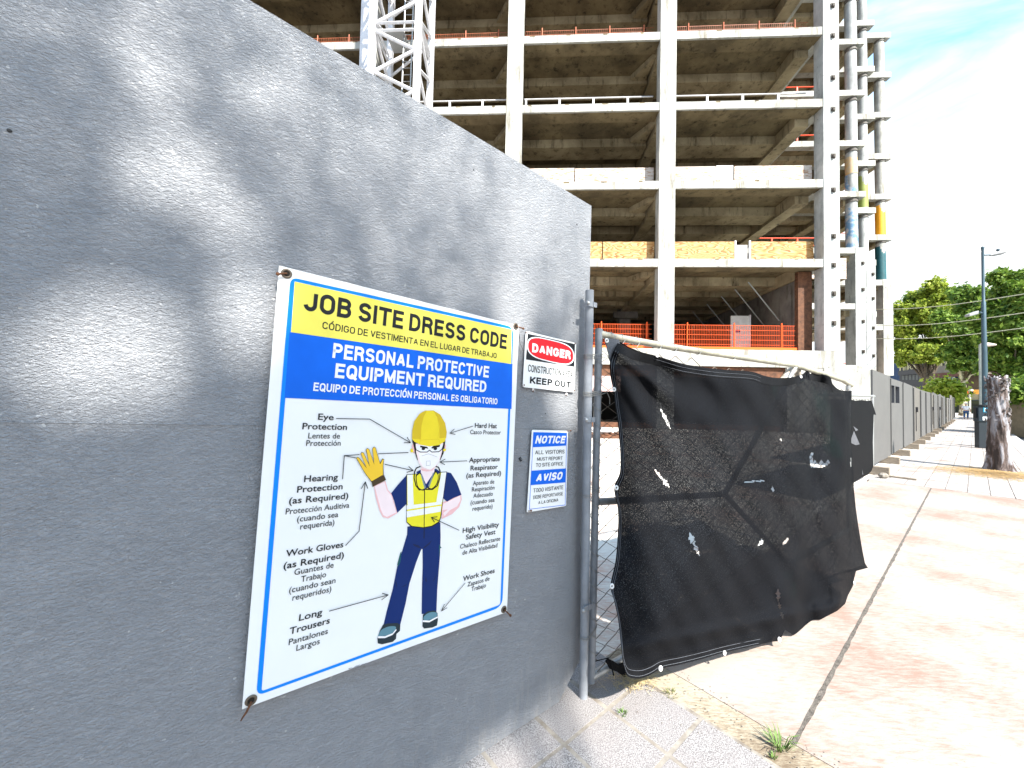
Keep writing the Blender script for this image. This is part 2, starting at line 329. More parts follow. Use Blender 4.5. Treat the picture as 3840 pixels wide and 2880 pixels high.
b = MB(); b.add([fT(6, 4.2, -.138), fT(400, 4.2, -.138), fT(400, 6.0, -.138), fT(6, 6.0, -.138)], [(0, 1, 2, 3)]); tag(b.build('bike_lane', M['bikegreen'], recalc=False), kind='structure')
b = MB()
for n in (4.05, 6.1): b.add([fT(4, n, -.134), fT(400, n, -.134), fT(400, n + .11, -.134), fT(4, n + .11, -.134)], [(0, 1, 2, 3)])
for n in (9.5,):
    for i in range(30): b.add([fT(5 + 9 * i, n, -.134), fT(8 + 9 * i, n, -.134), fT(8 + 9 * i, n + .12, -.134), fT(5 + 9 * i, n + .12, -.134)], [(0, 1, 2, 3)])
tag(b.build('road_marking', mat('road_paint', (.75, .75, .72), .7, var=.2)), kind='structure')
slab('far_sidewalk', -60, 400, 14.0, 22, .0, M['tile'], .13)

# ------------------------------------------------------------------ near hoarding wall
WN = NN
def wpx(x, y, off=0.0): return hit((x, y), W0 + NN * off, NN)
def wtz(x, y): q = wpx(x, y); return (q - W0).dot(TT), q[2]
wall = thing('hoarding_wall', 'large grey fibre textured site hoarding filling the left of the view', 'hoarding', fT(-1.5, -.03, 0))
pt = [(-7.0, -.2), (-.585, .02), (0, 0.0), (wtz(2178, 2468)), (wtz(2184, 2300)), (wtz(2218, 772)), (wtz(935, 0)), (-7.0, 2.75)]
outline = [fT(t, 0, z) for t, z in pt]
b = MB(); b.prism(outline, -NN * .045); wb = b.build('board', M['wall'], wall)
# object space of the board follows the wall: rotate mesh so local x runs along the wall
def align(o, ang):
    R = Matrix.Rotation(ang, 4, 'Z'); o.data.transform(R.inverted()); o.rotation_euler = (0, 0, ang)
align(wb, math.atan2(TT[1], TT[0]))
tz1 = wtz(0, 1583); tz2 = wtz(2200, 1608)
b = MB(); b.tube([fT(tz1[0] - 4, .0, tz1[1] + .0), fT(tz1[0], 0, tz1[1]), fT(tz2[0] - .01, 0, tz2[1])], .0016, 5); b.build('seam_ridge', M['wall'], wall)
b = MB()
for x, y in [(2045, 893 * 1.736), (1776, 637), (2150, 1210)]:
    q = wpx(x, y); b.ball(q, .003)
for (x, y) in [(1250 * 0 + 2163, 842), (35, 490), (2195, 1140)]: b.ball(wpx(x, y), .004)
b.build('screw_head', mat('dark_screw', (.03, .03, .03), .6), wall)

# ------------------------------------------------------------------ lettering helpers
_cap = {}
def text_mesh(body, bold=0.0, shear=0.0):
    cu = bpy.data.curves.new('txt', 'FONT'); cu.body = body; cu.offset = bold; cu.shear = shear; cu.resolution_u = 3; cu.fill_mode = 'BOTH'; cu.extrude = 0
    ob = bpy.data.objects.new('txt', cu); COL.objects.link(ob)
    dg = bpy.context.evaluated_depsgraph_get(); me = bpy.data.meshes.new_from_object(ob.evaluated_get(dg))
    v = np.array([p.co[:] for p in me.vertices]); f = [tuple(p.vertices) for p in me.polygons]
    bpy.data.objects.remove(ob); bpy.data.curves.remove(cu); bpy.data.meshes.remove(me); return v, f
def cap_h(bold, shear):
    k = (bold, shear)
    if k not in _cap: v, f = text_mesh('H', bold, shear); _cap[k] = (v[:, 1].min(), v[:, 1].max())
    return _cap[k]
class Plane:
    """a flat sheet in the place: 3d point for a photo pixel plus in-plane axes"""
    def __init__(s, p0, n, ux): s.p0 = np.array(p0); s.n = np.array(n) / np.linalg.norm(n); s.ux = ux / np.linalg.norm(ux); s.uy = np.cross(s.n, s.ux); s.uy *= (1 if s.uy[2] > 0 else -1)
    def at(s, p, off=0.0): return hit(p, s.p0, s.n) + s.n * off
def put_text(tgt, P, body, L0, R0, cap, off, bold=.0, shear=.0, m=0, center=True):
    mb = MB()
    """cap = pixel of a capital's top above L0/R0 mid; L0,R0 pixels of baseline ends"""
    v, f = text_mesh(body, 0, shear); c0, c1 = cap_h(0, shear)
    a = P.at(L0); c = P.at(R0); w = (c - a).dot(P.ux); mid = (a + c) / 2
    sx = w / (v[:, 0].max() - v[:, 0].min()); sy = cap / (c1 - c0)
    o = mid - P.ux * w / 2
    k = 8 if bold > .0 else 1; e = bold * (c1 - c0) * sy * 1.5
    for i in range(k):       # heavier strokes: the same glyphs printed a hair apart, each a touch above the last
        dx, dy = (math.cos(i * math.pi / 4) * e, math.sin(i * math.pi / 4) * e * .8) if k > 1 else (0, 0)
        mb.add([o + P.ux * ((p[0] - v[:, 0].min()) * sx * (1 - 0) + dx) + P.uy * ((p[1] - c0) * sy + dy) + P.n * (off + i * .00002) for p in v], f, m)
    return mb.build('lettering', tgt[0], tgt[1], recalc=False)

# capitals drawn as even strokes (a plain condensed grotesque)
def _el(cx, cy, rx, ry, a0, a1, n=12): return [(cx + rx * math.cos(rad(a)), cy + ry * math.sin(rad(a))) for a in np.linspace(a0, a1, n)]
_O = _el(.5, .68, .5, .32, 0, 180) + _el(.5, .32, .5, .32, 180, 360) + [(1, .68)]
GL = {'A': (.62, [[(0, -.03), (.5, 1.02)], [(1, -.03), (.5, 1.02)], [(.2, .3), (.8, .3)]]), 'B': (.56, [[(0, 0), (0, 1), (.5, 1)] + _el(.55, .765, .38, .235, 90, -90, 8) + [(0, .53)], [(0, .53), (.55, .53)] + _el(.58, .265, .42, .265, 90, -90, 8) + [(0, 0)]]),
 'C': (.56, [_el(.5, .68, .5, .32, 8, 180) + _el(.5, .32, .5, .32, 180, 352)]), 'D': (.56, [[(.0, 0), (0, 1), (.42, 1)] + _el(.42, .6, .58, .4, 90, 0, 8) + _el(.42, .4, .58, .4, 0, -90, 8) + [(0, 0)]]),
 'E': (.48, [[(1, 1), (0, 1), (0, 0), (1, 0)], [(0, .53), (.9, .53)]]), 'F': (.46, [[(1, 1), (0, 1), (0, 0)], [(0, .53), (.88, .53)]]), 'G': (.58, [_el(.5, .68, .5, .32, 8, 180) + _el(.5, .32, .5, .32, 180, 360) + [(1, .46), (.55, .46)]]),
 'I': (0, [[(0, 0), (0, 1)]]), 'J': (.46, [[(1, 1), (1, .28)] + _el(.5, .28, .5, .28, 0, -172)]), 'K': (.56, [[(0, 0), (0, 1)], [(1, 1), (.02, .34)], [(.34, .56), (1.02, 0)]]), 'L': (.46, [[(0, 1), (0, 0), (1, 0)]]),
 'M': (.70, [[(0, 0), (0, 1)], [(1, 0), (1, 1)], [(.02, .98), (.5, .08)], [(.98, .98), (.5, .08)]]), 'N': (.57, [[(0, 0), (0, 1)], [(1, 0), (1, 1)], [(.02, .98), (.98, .02)]]), 'O': (.58, [_O]), 'P': (.52, [[(0, 0), (0, 1), (.5, 1)] + _el(.55, .74, .45, .26, 90, -90, 10) + [(0, .48)]]),
 'Q': (.58, [_O, [(.58, .22), (1.0, -.06)]]), 'R': (.56, [[(0, 0), (0, 1), (.5, 1)] + _el(.55, .75, .42, .25, 90, -90, 10) + [(0, .5)], [(.5, .5), (.82, .42), (.92, .26), (1.0, 0)]]), 'S': (.54, [_el(.5, .755, .48, .245, 8, 262, 14) + _el(.5, .25, .5, .255, 82, -172, 14)]),
 'T': (.54, [[(-.05, 1), (1.05, 1)], [(.5, 0), (.5, 1)]]), 'U': (.56, [[(0, 1), (0, .3)] + _el(.5, .3, .5, .3, 180, 360) + [(1, 1)]]), 'V': (.58, [[(0, 1.03), (.5, -.02)], [(1, 1.03), (.5, -.02)]]), 'Y': (.58, [[(0, 1.03), (.5, .44)], [(1, 1.03), (.5, .44)], [(.5, 0), (.5, .46)]])}
GL['\u00d3'] = (.58, [_O, [(.48, 1.17), (.72, 1.36)]])
def stroke_text(body, th, shear=0.0):
    """returns verts (z = layer index) and faces; capitals span y 0..1"""
    V_, F_ = [], []; x = 0; h = 1 - th; layer = 0
    for ch in body:
        if ch == ' ': x += .27; continue
        w, st = GL[ch]
        for pth in st:
            P_ = [np.array([x + th / 2 + px_ * w, th / 2 + py_ * h]) for px_, py_ in pth]
            P_ = [p for i, p in enumerate(P_) if i == 0 or np.linalg.norm(p - P_[i - 1]) > 1e-5]; closed = np.linalg.norm(P_[0] - P_[-1]) < 1e-4
            if closed: P_ = P_[:-1]
            k = len(P_); L_, R_ = [], []
            for i in range(k):
                a = P_[i - 1] if (i or closed) else None; c = P_[(i + 1) % k] if (i < k - 1 or closed) else None; p = P_[i]
                d0 = (p - a) / np.linalg.norm(p - a) if a is not None else None; d1 = (c - p) / np.linalg.norm(c - p) if c is not None else None
                if d0 is None: d0 = d1; q = p - d1 * (th / 2 if ch not in 'AVY' else 0)
                elif d1 is None: d1 = d0; q = p + d0 * (th / 2 if ch not in 'AVY' else 0)
                else: q = p
                if ch in 'CGSJ' and (a is None or c is None): q = p
                m_ = d0 + d1; m_ /= np.linalg.norm(m_); nr = np.array([-m_[1], m_[0]]); sc_ = min(1 / max(m_.dot(d0), .35), 1.6); L_.append(q + nr * th / 2 * sc_); R_.append(q - nr * th / 2 * sc_)
            b0 = len(V_)
            for q in L_ + R_: V_.append((q[0] + shear * q[1], q[1], layer))
            for i in range(k if closed else k - 1): j = (i + 1) % k; F_.append((b0 + i, b0 + j, b0 + k + j, b0 + k + i))
            layer = (layer + 1) % 5
        x += w + th + .13
    return np.array(V_), F_
def put_caps(tgt, P, body, L0, R0, cap, off, th=.16, shear=.0):
    th *= 1.1
    v, f = stroke_text(body, th, shear); a = P.at(L0); c = P.at(R0); w = (c - a).dot(P.ux); mid = (a + c) / 2; x0, x1 = v[:, 0].min(), v[:, 0].max(); sx = w / (x1 - x0); o = mid - P.ux * w / 2
    mb = MB(); mb.add([o + P.ux * (p[0] - x0) * sx + P.uy * p[1] * cap + P.n * (off + p[2] * .00004) for p in v], f); return mb.build('lettering', tgt[0], tgt[1], recalc=False)
R1 = lambda u, v: (900 + u * .58770, 950 + v * .58770)
R2 = lambda u, v: (900 + u * .58770, 1750 + v * .58770)
R7 = lambda u, v: (1300 + u * .57274, 1500 + v * .57274)
Z2 = lambda u, v: (1900 + u * .48216, 1200 + v * .48216)

# ------------------------------------------------------------------ big sign
s_off = .022
SP0 = W0 + NN * s_off
tl, tr, bl, br = [hit(p, SP0, NN) for p in ((1047, 996), (1946, 1222), (908, 2660), (1901, 2295))]
ux = ((tr - tl) + (br - bl)); BP = Plane(SP0, NN, ux)
sign = thing('dress_code_sign', 'tall white dress code sign with blue frame and drawn worker in a hard hat', 'safety sign', (tl + br) / 2 - NN * .01)
def panel(P, pxs, off, th=.0005): return [P.at(p, off) for p in pxs]
def bow(pts): return pts
corners = [(1047, 996), (1120, 1014), (1946, 1222), (1938, 1420), (1901, 2295), (1500, 2440), (908, 2660), (942, 2250), (1000, 1560)]
b = MB(); b.prism(panel(BP, corners, 0), -NN * .004); board = b.build('board', M['sign_white'], sign)
def layer(name, P, polys, off, m, parent, th=.0006):
    b = MB()
    for pxs in polys: b.prism(panel(P, pxs, off), -P.n * th)
    return b.build(name, m, parent)
def rr(pxs, k=7, r=.06):
    """round the corners of a pixel polygon"""
    out = []; n = len(pxs)
    for i in range(n):
        p = np.array(pxs[i], float); a = np.array(pxs[i - 1], float); c = np.array(pxs[(i + 1) % n], float)
        la, lc = np.linalg.norm(a - p), np.linalg.norm(c - p); d = min(r * min(la, lc), 60)
        p0 = p + (a - p) / la * d; p1 = p + (c - p) / lc * d
        for t in np.linspace(0, 1, k): out.append(tuple((1 - t) ** 2 * p0 + 2 * t * (1 - t) * p + t * t * p1))
    return out
fo = [R1(322, 152), R1(1746, 470), R2(1673, 893), R2(103, 1463)]
fi = [R1(350, 182), R1(1732, 486), R2(1660, 880), R2(137, 1432)]
def strip_ring(P, outer, inner, off, m, name, parent, th=.0006):
    o = [P.at(p, off) for p in outer]; i = [P.at(p, off) for p in inner]; k = len(o); b = MB()
    for j in range(k): b.add([o[j], o[(j + 1) % k], i[(j + 1) % k], i[j]], [(0, 1, 2, 3)])
    return b.build(name, m, parent, recalc=False)
strip_ring(BP, rr(fo, r=.035), rr(fi, r=.012), .0008, M['p_ltblue'], 'blue_border', sign)
layer('header_panel', BP, [[R1(348, 180), R1(1734, 486), R1(1730, 706), R1(325, 503)]], .0012, M['p_yellow'], sign)
layer('title_panel', BP, [[R1(316, 503), R1(1738, 707), R1(1732, 993), R1(284, 922)]], .0010, M['p_blue'], sign)
A, B_ = .0016, .0018
dk = (M['p_black'], sign); wh = (M['p_white'], sign); fd = dk
def hcap(P, p, q): return abs((P.at(p) - P.at(q)).dot(P.uy))
put_caps(dk, BP, 'JOB SITE DRESS CODE', R1(400, 378), R1(1700, 602), hcap(BP, R1(585, 278), R1(580, 405)), A, .185)
put_caps(dk, BP, 'CÓDIGO DE VESTIMENTA EN EL LUGAR DE TRABAJO', R1(522, 492), R1(1635, 662), hcap(BP, R1(1000, 523), R1(999, 564)), A, .14)
put_caps(wh, BP, 'PERSONAL PROTECTIVE', R1(587, 678), R1(1585, 785), hcap(BP, R1(1142, 655), R1(1141, 738)), A, .185)
put_caps(wh, BP, 'EQUIPMENT REQUIRED', R1(602, 803), R1(1568, 880), hcap(BP, R1(1200, 770), R1(1199, 850)), A, .185)
put_caps(wh, BP, 'EQUIPO DE PROTECCIÓN PERSONAL ES OBLIGATORIO', R1(465, 888), R1(1640, 957), hcap(BP, R1(1112, 886), R1(1111, 932)), A, .17)
cb = hcap(BP, R1(400, 1087), R1(398, 1123)); cb *= 1.1; cr_ = cb * .93
for s, a, c in [('Eye', R1(497, 1063), R1(595, 1062)), ('Protection', R1(397, 1125), R1(680, 1123)), ('Hearing', R1(408, 1457), R1(622, 1446)), ('Protection', R2(363, 165), R2(652, 143)),
                ('(as Required)', R2(312, 237), R2(688, 203)), ('Work Gloves', R2(292, 577), R2(657, 510)), ('(as Required)', R2(277, 650), R2(660, 583)), ('Long', R2(375, 985), R2(522, 943)), ('Trousers', R2(315, 1067), R2(570, 1000)),
                ('Hard Hat', R1(1497, 1113), R1(1637, 1115)), ('Appropriate', R1(1461, 1330), R1(1655, 1328)), ('Respirator', R1(1470, 1382), R1(1642, 1378)), ('(as Required)', R1(1443, 1428), R1(1663, 1420)),
                ('High Visibility', R2(1420, 418), R2(1650, 385)), ('Safety Vest', R2(1440, 463), R2(1628, 430)), ('Work Shoes', R2(1422, 725), R2(1622, 680))]:
    put_text(dk, BP, s, a, c, cb if BP.at(a) @ TT < 0 else cb, A, .016)
for s, a, c in [('Lentes de', R1(434, 1182), R1(636, 1180)), ('Protección', R1(421, 1228), R1(640, 1227)), ('Protección Auditiva', R2(290, 303), R2(695, 262)), ('(cuando sea', R2(363, 352), R2(625, 320)), ('requerida)', R2(383, 398), R2(600, 373)),
                ('Guantes de', R2(345, 688), R2(595, 645)), ('Trabajo', R2(388, 733), R2(547, 705)), ('(cuando sean', R2(312, 803), R2(607, 743)), ('requeridos)', R2(333, 852), R2(580, 798)), ('Pantalones', R2(310, 1133), R2(558, 1068)), ('Largos', R2(358, 1173), R2(507, 1130)),
                ('Casco Protector', R1(1467, 1152), R1(1662, 1156)), ('Aparato de', R1(1485, 1478), R1(1620, 1470)), ('Respiración', R1(1478, 1518), R1(1622, 1508)), ('Adecuado', R1(1487, 1558), R1(1611, 1548)), ('(cuando sea', R1(1470, 1600), R1(1622, 1588)), ('requerido)', R1(1482, 1640), R1(1609, 1628)),
                ('Chaleco Reflectante', R2(1403, 518), R2(1658, 475)), ('de Alta Visibilidad', R2(1418, 558), R2(1640, 517)), ('Zapatos de', R2(1450, 762), R2(1590, 727)), ('Trabajo', R2(1475, 793), R2(1567, 770))]:
    put_text(fd, BP, s, a, c, cr_ * .98, A, .005)
# pointer arrows
def stroke(P, pxs, w, off, mb, m=0):
    for a, c in zip(pxs[:-1], pxs[1:]):
        A3, C3 = P.at(a, off), P.at(c, off); d = C3 - A3; d /= np.linalg.norm(d); s = np.cross(d, P.n) * w / 2
        A3 = A3 - d * w * .3; C3 = C3 + d * w * .3
        mb.add([A3 + s, C3 + s, C3 - s, A3 - s], [(0, 1, 2, 3)], m)
P_OFF = NN * .00002; AR_ = .0042
def arrow(pxs, more=()):
    ar = MB(); stroke(BP, pxs, .0024, AR_, ar)
    
    a = BP.at(pxs[-2], AR_); c = BP.at(pxs[-1], AR_); d = (a - c) / np.linalg.norm(a - c); s = np.cross(d, BP.n); hl = .022
    for sg in (1, -1):
        e = c + d * hl + s * sg * hl * .48; w = .0024; dd = (e - c) / np.linalg.norm(e - c); q = np.cross(dd, BP.n) * w / 2
        ar.add([c + q + P_OFF * sg, e + q + P_OFF * sg, e - q + P_OFF * sg, c - q + P_OFF * sg], [(0, 1, 2, 3)])
    ar.build('pointer_arrow', M['p_black'], sign, recalc=False)
arrow([R1(612, 1054), R1(825, 1057), R1(1085, 1208)])
arrow([R1(922, 1345), R1(1102, 1385)])
for q in ([R1(652, 1438), R1(663, 1290), R1(758, 1283)], [R1(663, 1290), R1(740, 1305)], [R1(880, 1278), R1(1070, 1270)]):
    b = MB(); stroke(BP, q, .0024, AR_, b); b.build('pointer_line', M['p_black'], sign, recalc=False)
arrow([R2(672, 500), R2(757, 410), R2(797, 95)]); arrow([R2(567, 918), R2(943, 815)])
arrow([R1(1482, 1102), R1(1336, 1147)]); arrow([R1(1445, 1323), R1(1272, 1331)]); arrow([R2(1395, 404), R2(1218, 322)]); arrow([R2(1433, 740), R2(1282, 918)])
# drawn worker: flat printed shapes, back to front
def sm(pts, k=5):
    """closed Catmull-Rom through pixel points"""
    n = len(pts); out = []
    for i in range(n):
        p0, p1, p2, p3 = [np.array(pts[(i + j) % n], float) for j in (-1, 0, 1, 2)]
        for t in np.linspace(0, 1, k, endpoint=False):
            out.append(tuple(.5 * ((2 * p1) + (-p0 + p2) * t + (2 * p0 - 5 * p1 + 4 * p2 - p3) * t * t + (-p0 + 3 * p1 - 3 * p2 + p3) * t ** 3)))
    return out
worker = []; 
def W(m, pts, smooth=False): 
    worker.append((m, [R7(*p) for p in (sm(pts) if smooth else pts)]))
# trousers
W('p_navy', [(397, 828), (612, 800), (614, 900), (610, 1010), (603, 1100), (592, 1240), (586, 1400), (490, 1400), (492, 1250), (497, 1080), (496, 975), (488, 975), (455, 1060), (410, 1200), (385, 1330), (350, 1470), (240, 1475), (262, 1380), (300, 1240), (330, 1090), (368, 970), (395, 880)])
W('p_teal', [(358, 990), (350, 1000), (330, 1075), (335, 1090), (350, 1060)]); W('p_teal', [(604, 945), (621, 968), (610, 970), (603, 1030)])
for q in ([(430, 940), (470, 950), (488, 968), (470, 968), (440, 955)], [(500, 965), (560, 915), (540, 945), (505, 972)], [(355, 1225), (400, 1200), (380, 1218)], [(512, 1180), (525, 1195), (518, 1150)], [(560, 1190), (590, 1140), (575, 1175)], [(322, 1170), (330, 1235), (318, 1200)]): W('p_navy_d', q)
W('p_navy_d', [(503, 835), (512, 835), (510, 905), (500, 905)])
# boots
W('p_boot', [(238, 1470), (262, 1462), (330, 1458), (350, 1470), (348, 1510), (325, 1530), (322, 1562), (300, 1582), (230, 1598), (203, 1592), (200, 1560), (215, 1510)])
W('p_toe', [(208, 1535), (225, 1505), (270, 1483), (312, 1480), (322, 1492), (305, 1520), (260, 1540), (208, 1545)], True); W('p_mask', [(205, 1545), (250, 1545), (300, 1525), (323, 1497), (325, 1506), (300, 1536), (250, 1557), (204, 1558)])
W('p_boot', [(498, 1405), (530, 1382), (575, 1375), (594, 1395), (596, 1440), (590, 1475), (560, 1488), (505, 1495), (495, 1480)])
W('p_toe', [(500, 1430), (515, 1405), (550, 1388), (585, 1390), (592, 1410), (565, 1430), (520, 1442)], True); W('p_mask', [(497, 1440), (540, 1443), (594, 1415), (595, 1424), (540, 1454), (497, 1452)])
# arms and sleeves
W('p_skin_d', [(178, 560), (252, 530), (270, 590), (292, 612), (330, 740), (270, 775), (235, 765), (213, 720), (190, 640)])
W('p_skin', [(182, 565), (246, 535), (262, 590), (292, 625), (325, 735), (262, 765), (238, 752), (222, 715)])
W('p_skin_d', [(628, 668), (655, 660), (748, 618), (752, 650), (735, 700), (690, 745), (622, 778), (620, 700)]); W('p_skin', [(632, 678), (655, 668), (742, 625), (744, 655), (722, 695), (672, 722), (640, 760), (630, 740), (660, 716), (626, 720)])
W('p_navy', [(402, 485), (385, 498), (330, 560), (290, 610), (310, 660), (330, 738), (396, 675), (396, 520)]); W('p_navy', [(648, 470), (682, 478), (720, 540), (750, 620), (700, 640), (655, 665), (628, 640), (640, 520)])
# vest
W('p_hair', [(390, 487), (655, 468), (632, 640), (616, 770), (605, 800), (560, 828), (500, 838), (420, 828), (390, 800)])
W('p_vest', [(394, 490), (651, 472), (628, 640), (611, 768), (600, 795), (555, 822), (500, 832), (425, 823), (394, 797)])
W('p_white', [(396, 490), (430, 488), (437, 690), (398, 692)]); W('p_white', [(618, 475), (651, 472), (628, 640), (622, 668), (585, 672)])
W('p_white', [(392, 690), (620, 665), (619, 682), (392, 717)]); W('p_white', [(392, 727), (617, 692), (613, 730), (392, 768)]); W('p_hair', [(506, 570), (512, 570), (508, 832), (503, 832)])
W('p_navy', [(455, 470), (485, 455), (585, 450), (610, 470), (540, 560), (518, 585), (480, 520)]); W('p_skin', [(482, 440), (575, 435), (572, 470), (518, 550), (485, 480)]); W('p_skin_d', [(482, 450), (576, 440), (560, 462), (520, 468), (492, 462)])
# ear defenders
def ringpoly(pts, w): 
    c = np.mean(pts, axis=0); return [tuple(p) for p in pts] + [tuple(c + (np.array(p) - c) * (1 - w)) for p in pts[::-1]]
def strokeR7(pts, w, m='p_hair'):
    for a, c in zip(pts[:-1], pts[1:]):
        a = np.array(a, float); c = np.array(c, float); d = (c - a) / (np.linalg.norm(c - a) + 1e-9); s = np.array([-d[1], d[0]]) * w / 2; a = a - d * w * .25; c = c + d * w * .25
        W(m, [tuple(a + s), tuple(c + s), tuple(c - s), tuple(a - s)])
strokeR7([(480, 435), (455, 445), (443, 470), (440, 510), (452, 560), (475, 590)], 7); strokeR7([(578, 432), (600, 440), (610, 465), (608, 510), (592, 560), (560, 585), (520, 585)], 7); strokeR7([(470, 585), (500, 590), (520, 582)], 6)
W('p_hair', [(450, 500), (465, 480), (490, 484), (515, 560), (512, 585), (485, 590), (460, 565)], True); W('p_vest', [(456, 505), (467, 488), (482, 488), (507, 562), (503, 580), (485, 583), (464, 560)], True); W('p_grey', [(482, 484), (492, 486), (517, 572), (508, 582)])
W('p_hair', [(600, 500), (588, 470), (570, 472), (530, 560), (535, 582), (560, 582), (590, 550)], True); W('p_vest', [(596, 502), (588, 480), (575, 482), (540, 562), (543, 575), (560, 575), (585, 547)], True); W('p_grey', [(572, 472), (562, 478), (532, 560), (538, 575)])
# head
W('p_skin_d', [(432, 285), (425, 300), (428, 340), (440, 350), (445, 300)]); W('p_skin_d', [(640, 280), (648, 300), (640, 335), (628, 340)])
W('p_hair', [(426, 258), (645, 258), (640, 300), (632, 350), (610, 395), (600, 380), (470, 380), (462, 395), (444, 340), (436, 300)]); W('p_skin', [(450, 285), (630, 280), (622, 340), (605, 400), (575, 440), (545, 462), (500, 450), (470, 410), (452, 340)])
W('p_hat', [(415, 322), (430, 318), (436, 340), (418, 343)]); W('p_hat', [(630, 320), (648, 318), (648, 332), (632, 336)])
W('p_white', [(452, 298), (628, 292), (622, 322), (605, 340), (555, 342), (545, 330), (528, 342), (480, 342), (458, 325)])
W('p_mask', [(470, 345), (520, 345), (540, 332), (560, 345), (612, 338), (600, 400), (575, 438), (545, 455), (500, 440), (478, 400)]); strokeR7([(520, 400), (544, 398), (545, 427), (519, 428), (520, 400)], 1.6, 'p_fade')
strokeR7([(490, 365), (535, 352), (590, 372)], 1.6, 'p_fade'); strokeR7([(490, 440), (545, 458), (590, 425)], 2, 'p_skin_d')
W('p_hair', [(478, 298), (525, 306), (532, 318), (480, 310)]); W('p_hair', [(552, 312), (565, 300), (610, 292), (606, 306), (556, 318)])
W('p_hair', [(492, 312), (506, 310), (512, 320), (500, 328), (488, 322)], True); W('p_hair', [(570, 312), (586, 310), (590, 320), (578, 328), (566, 322)], True)
strokeR7([(444, 290), (452, 325), (480, 340), (525, 340), (540, 328), (555, 340), (600, 338), (622, 322), (632, 290)], 5)
W('p_hat_d', [(425, 255), (427, 200), (440, 140), (475, 90), (510, 70), (565, 68), (610, 95), (642, 150), (653, 210), (648, 250), (600, 258), (480, 262)])
W('p_hat', [(482, 258), (485, 170), (500, 110), (520, 70), (565, 70), (590, 110), (605, 170), (605, 255)]); W('p_hat', [(424, 252), (480, 258), (610, 250), (648, 245), (640, 270), (600, 295), (540, 303), (480, 292), (440, 272)], False)
strokeR7([(483, 255), (486, 170), (500, 112), (520, 72)], 1.6, 'p_hat_d'); strokeR7([(594, 250), (604, 200), (592, 115), (566, 70)], 1.6, 'p_hat_d'); strokeR7([(470, 290), (480, 262), (600, 255), (612, 290)], 2, 'p_hat_d')
# glove
W('p_cuff', [(160, 533), (242, 490), (256, 522), (168, 568)]); 
W('p_hair', [(60, 380), (70, 371), (82, 378), (128, 440), (89, 352), (96, 340), (110, 344), (148, 428), (123, 324), (134, 314), (146, 322), (178, 415), (165, 318), (176, 304), (188, 312), (217, 412), (232, 382), (243, 386), (238, 430), (240, 490), (160, 536), (118, 480)])
W('p_glove', [(64, 381), (71, 374), (80, 381), (130, 447), (92, 352), (98, 343), (108, 347), (149, 435), (127, 325), (135, 317), (144, 324), (179, 422), (168, 319), (177, 307), (186, 314), (217, 420), (233, 387), (240, 389), (235, 430), (236, 488), (161, 531), (121, 480)])
mats_w = sorted({m for m, _ in worker}); b = MB()
for i, (m, pl) in enumerate(worker):
    off = .0014 + i * .00002; pts = [BP.at(p, off) for p in pl]; b.add(pts, [tuple(range(len(pts)))], mats_w.index(m))
b.build('worker_illustration', [M[m] for m in mats_w], sign, recalc=False)
# grommets and rusty nails
def grommet(P, px, parent, r=.011, off=.001):
    c = P.at(px, off); b = MB(); n = 18
    ring = [c + (P.ux * math.cos(a) + P.uy * math.sin(a)) * r for a in np.linspace(0, 2 * math.pi, n, endpoint=False)]
    b.tube(ring, r * .32, 6, closed=True); b.build('grommet', mat('tarnished_brass', (.16, .13, .10), .5, metal=.7), parent, smooth=True)
    b = MB(); b.prism([c + (P.ux * math.cos(a) + P.uy * math.sin(a)) * r * .8 for a in np.linspace(0, 2 * math.pi, 14, endpoint=False)], P.n * .0004); return b.build('hole', mat('grommet_hole', (.02, .015, .01), .9), parent)
for p in (R1(297, 130), R1(1758, 466), R2(70, 1490), R2(1683, 910)): grommet(BP, p, sign)
def nail(P, a, c, parent, r=.0028, out=.004):
    b = MB(); q = P.at(a, out); w = P.at(c, out + .006); b.tube([q, (q + w) / 2 + P.n * .002, w], [r * .8, r, r], 7); b.ball(w, r * 1.9); return b.build('nail', M['rust_nail'], parent, smooth=True)
nail(BP, R1(297, 130), R1(238, 137), sign); nail(BP, R1(1758, 466), R1(1798, 482), sign); nail(BP, R2(1683, 910), R2(1716, 942), sign, .003)
b = MB(); b.tube([BP.at(R2(72, 1490), .006), BP.at(R2(40, 1545), .012), BP.at(R2(12, 1590), .010), BP.at(R2(4, 1612), .006)], [.003, .003, .0022, .0015], 7); b.build('wire_tie', M['rust_nail'], sign, smooth=True)
# scuffed lower edge
b = MB()
for i in range(70):
    u = rng.uniform(690, 930); v = 1290 - (u - 690) * .27 + rng.uniform(-8, 9); q = BP.at(R2(u, v + 0), .0012); l = rng.uniform(.003, .012); h = rng.uniform(.0006, .0016)
    b.add([q, q + BP.ux * l, q + BP.ux * l * .9 + BP.uy * h, q + BP.uy * h], [(0, 1, 2, 3)])
b.build('edge_scuff', mat('scuffed_print', (.25, .25, .27), .8), sign, recalc=False)

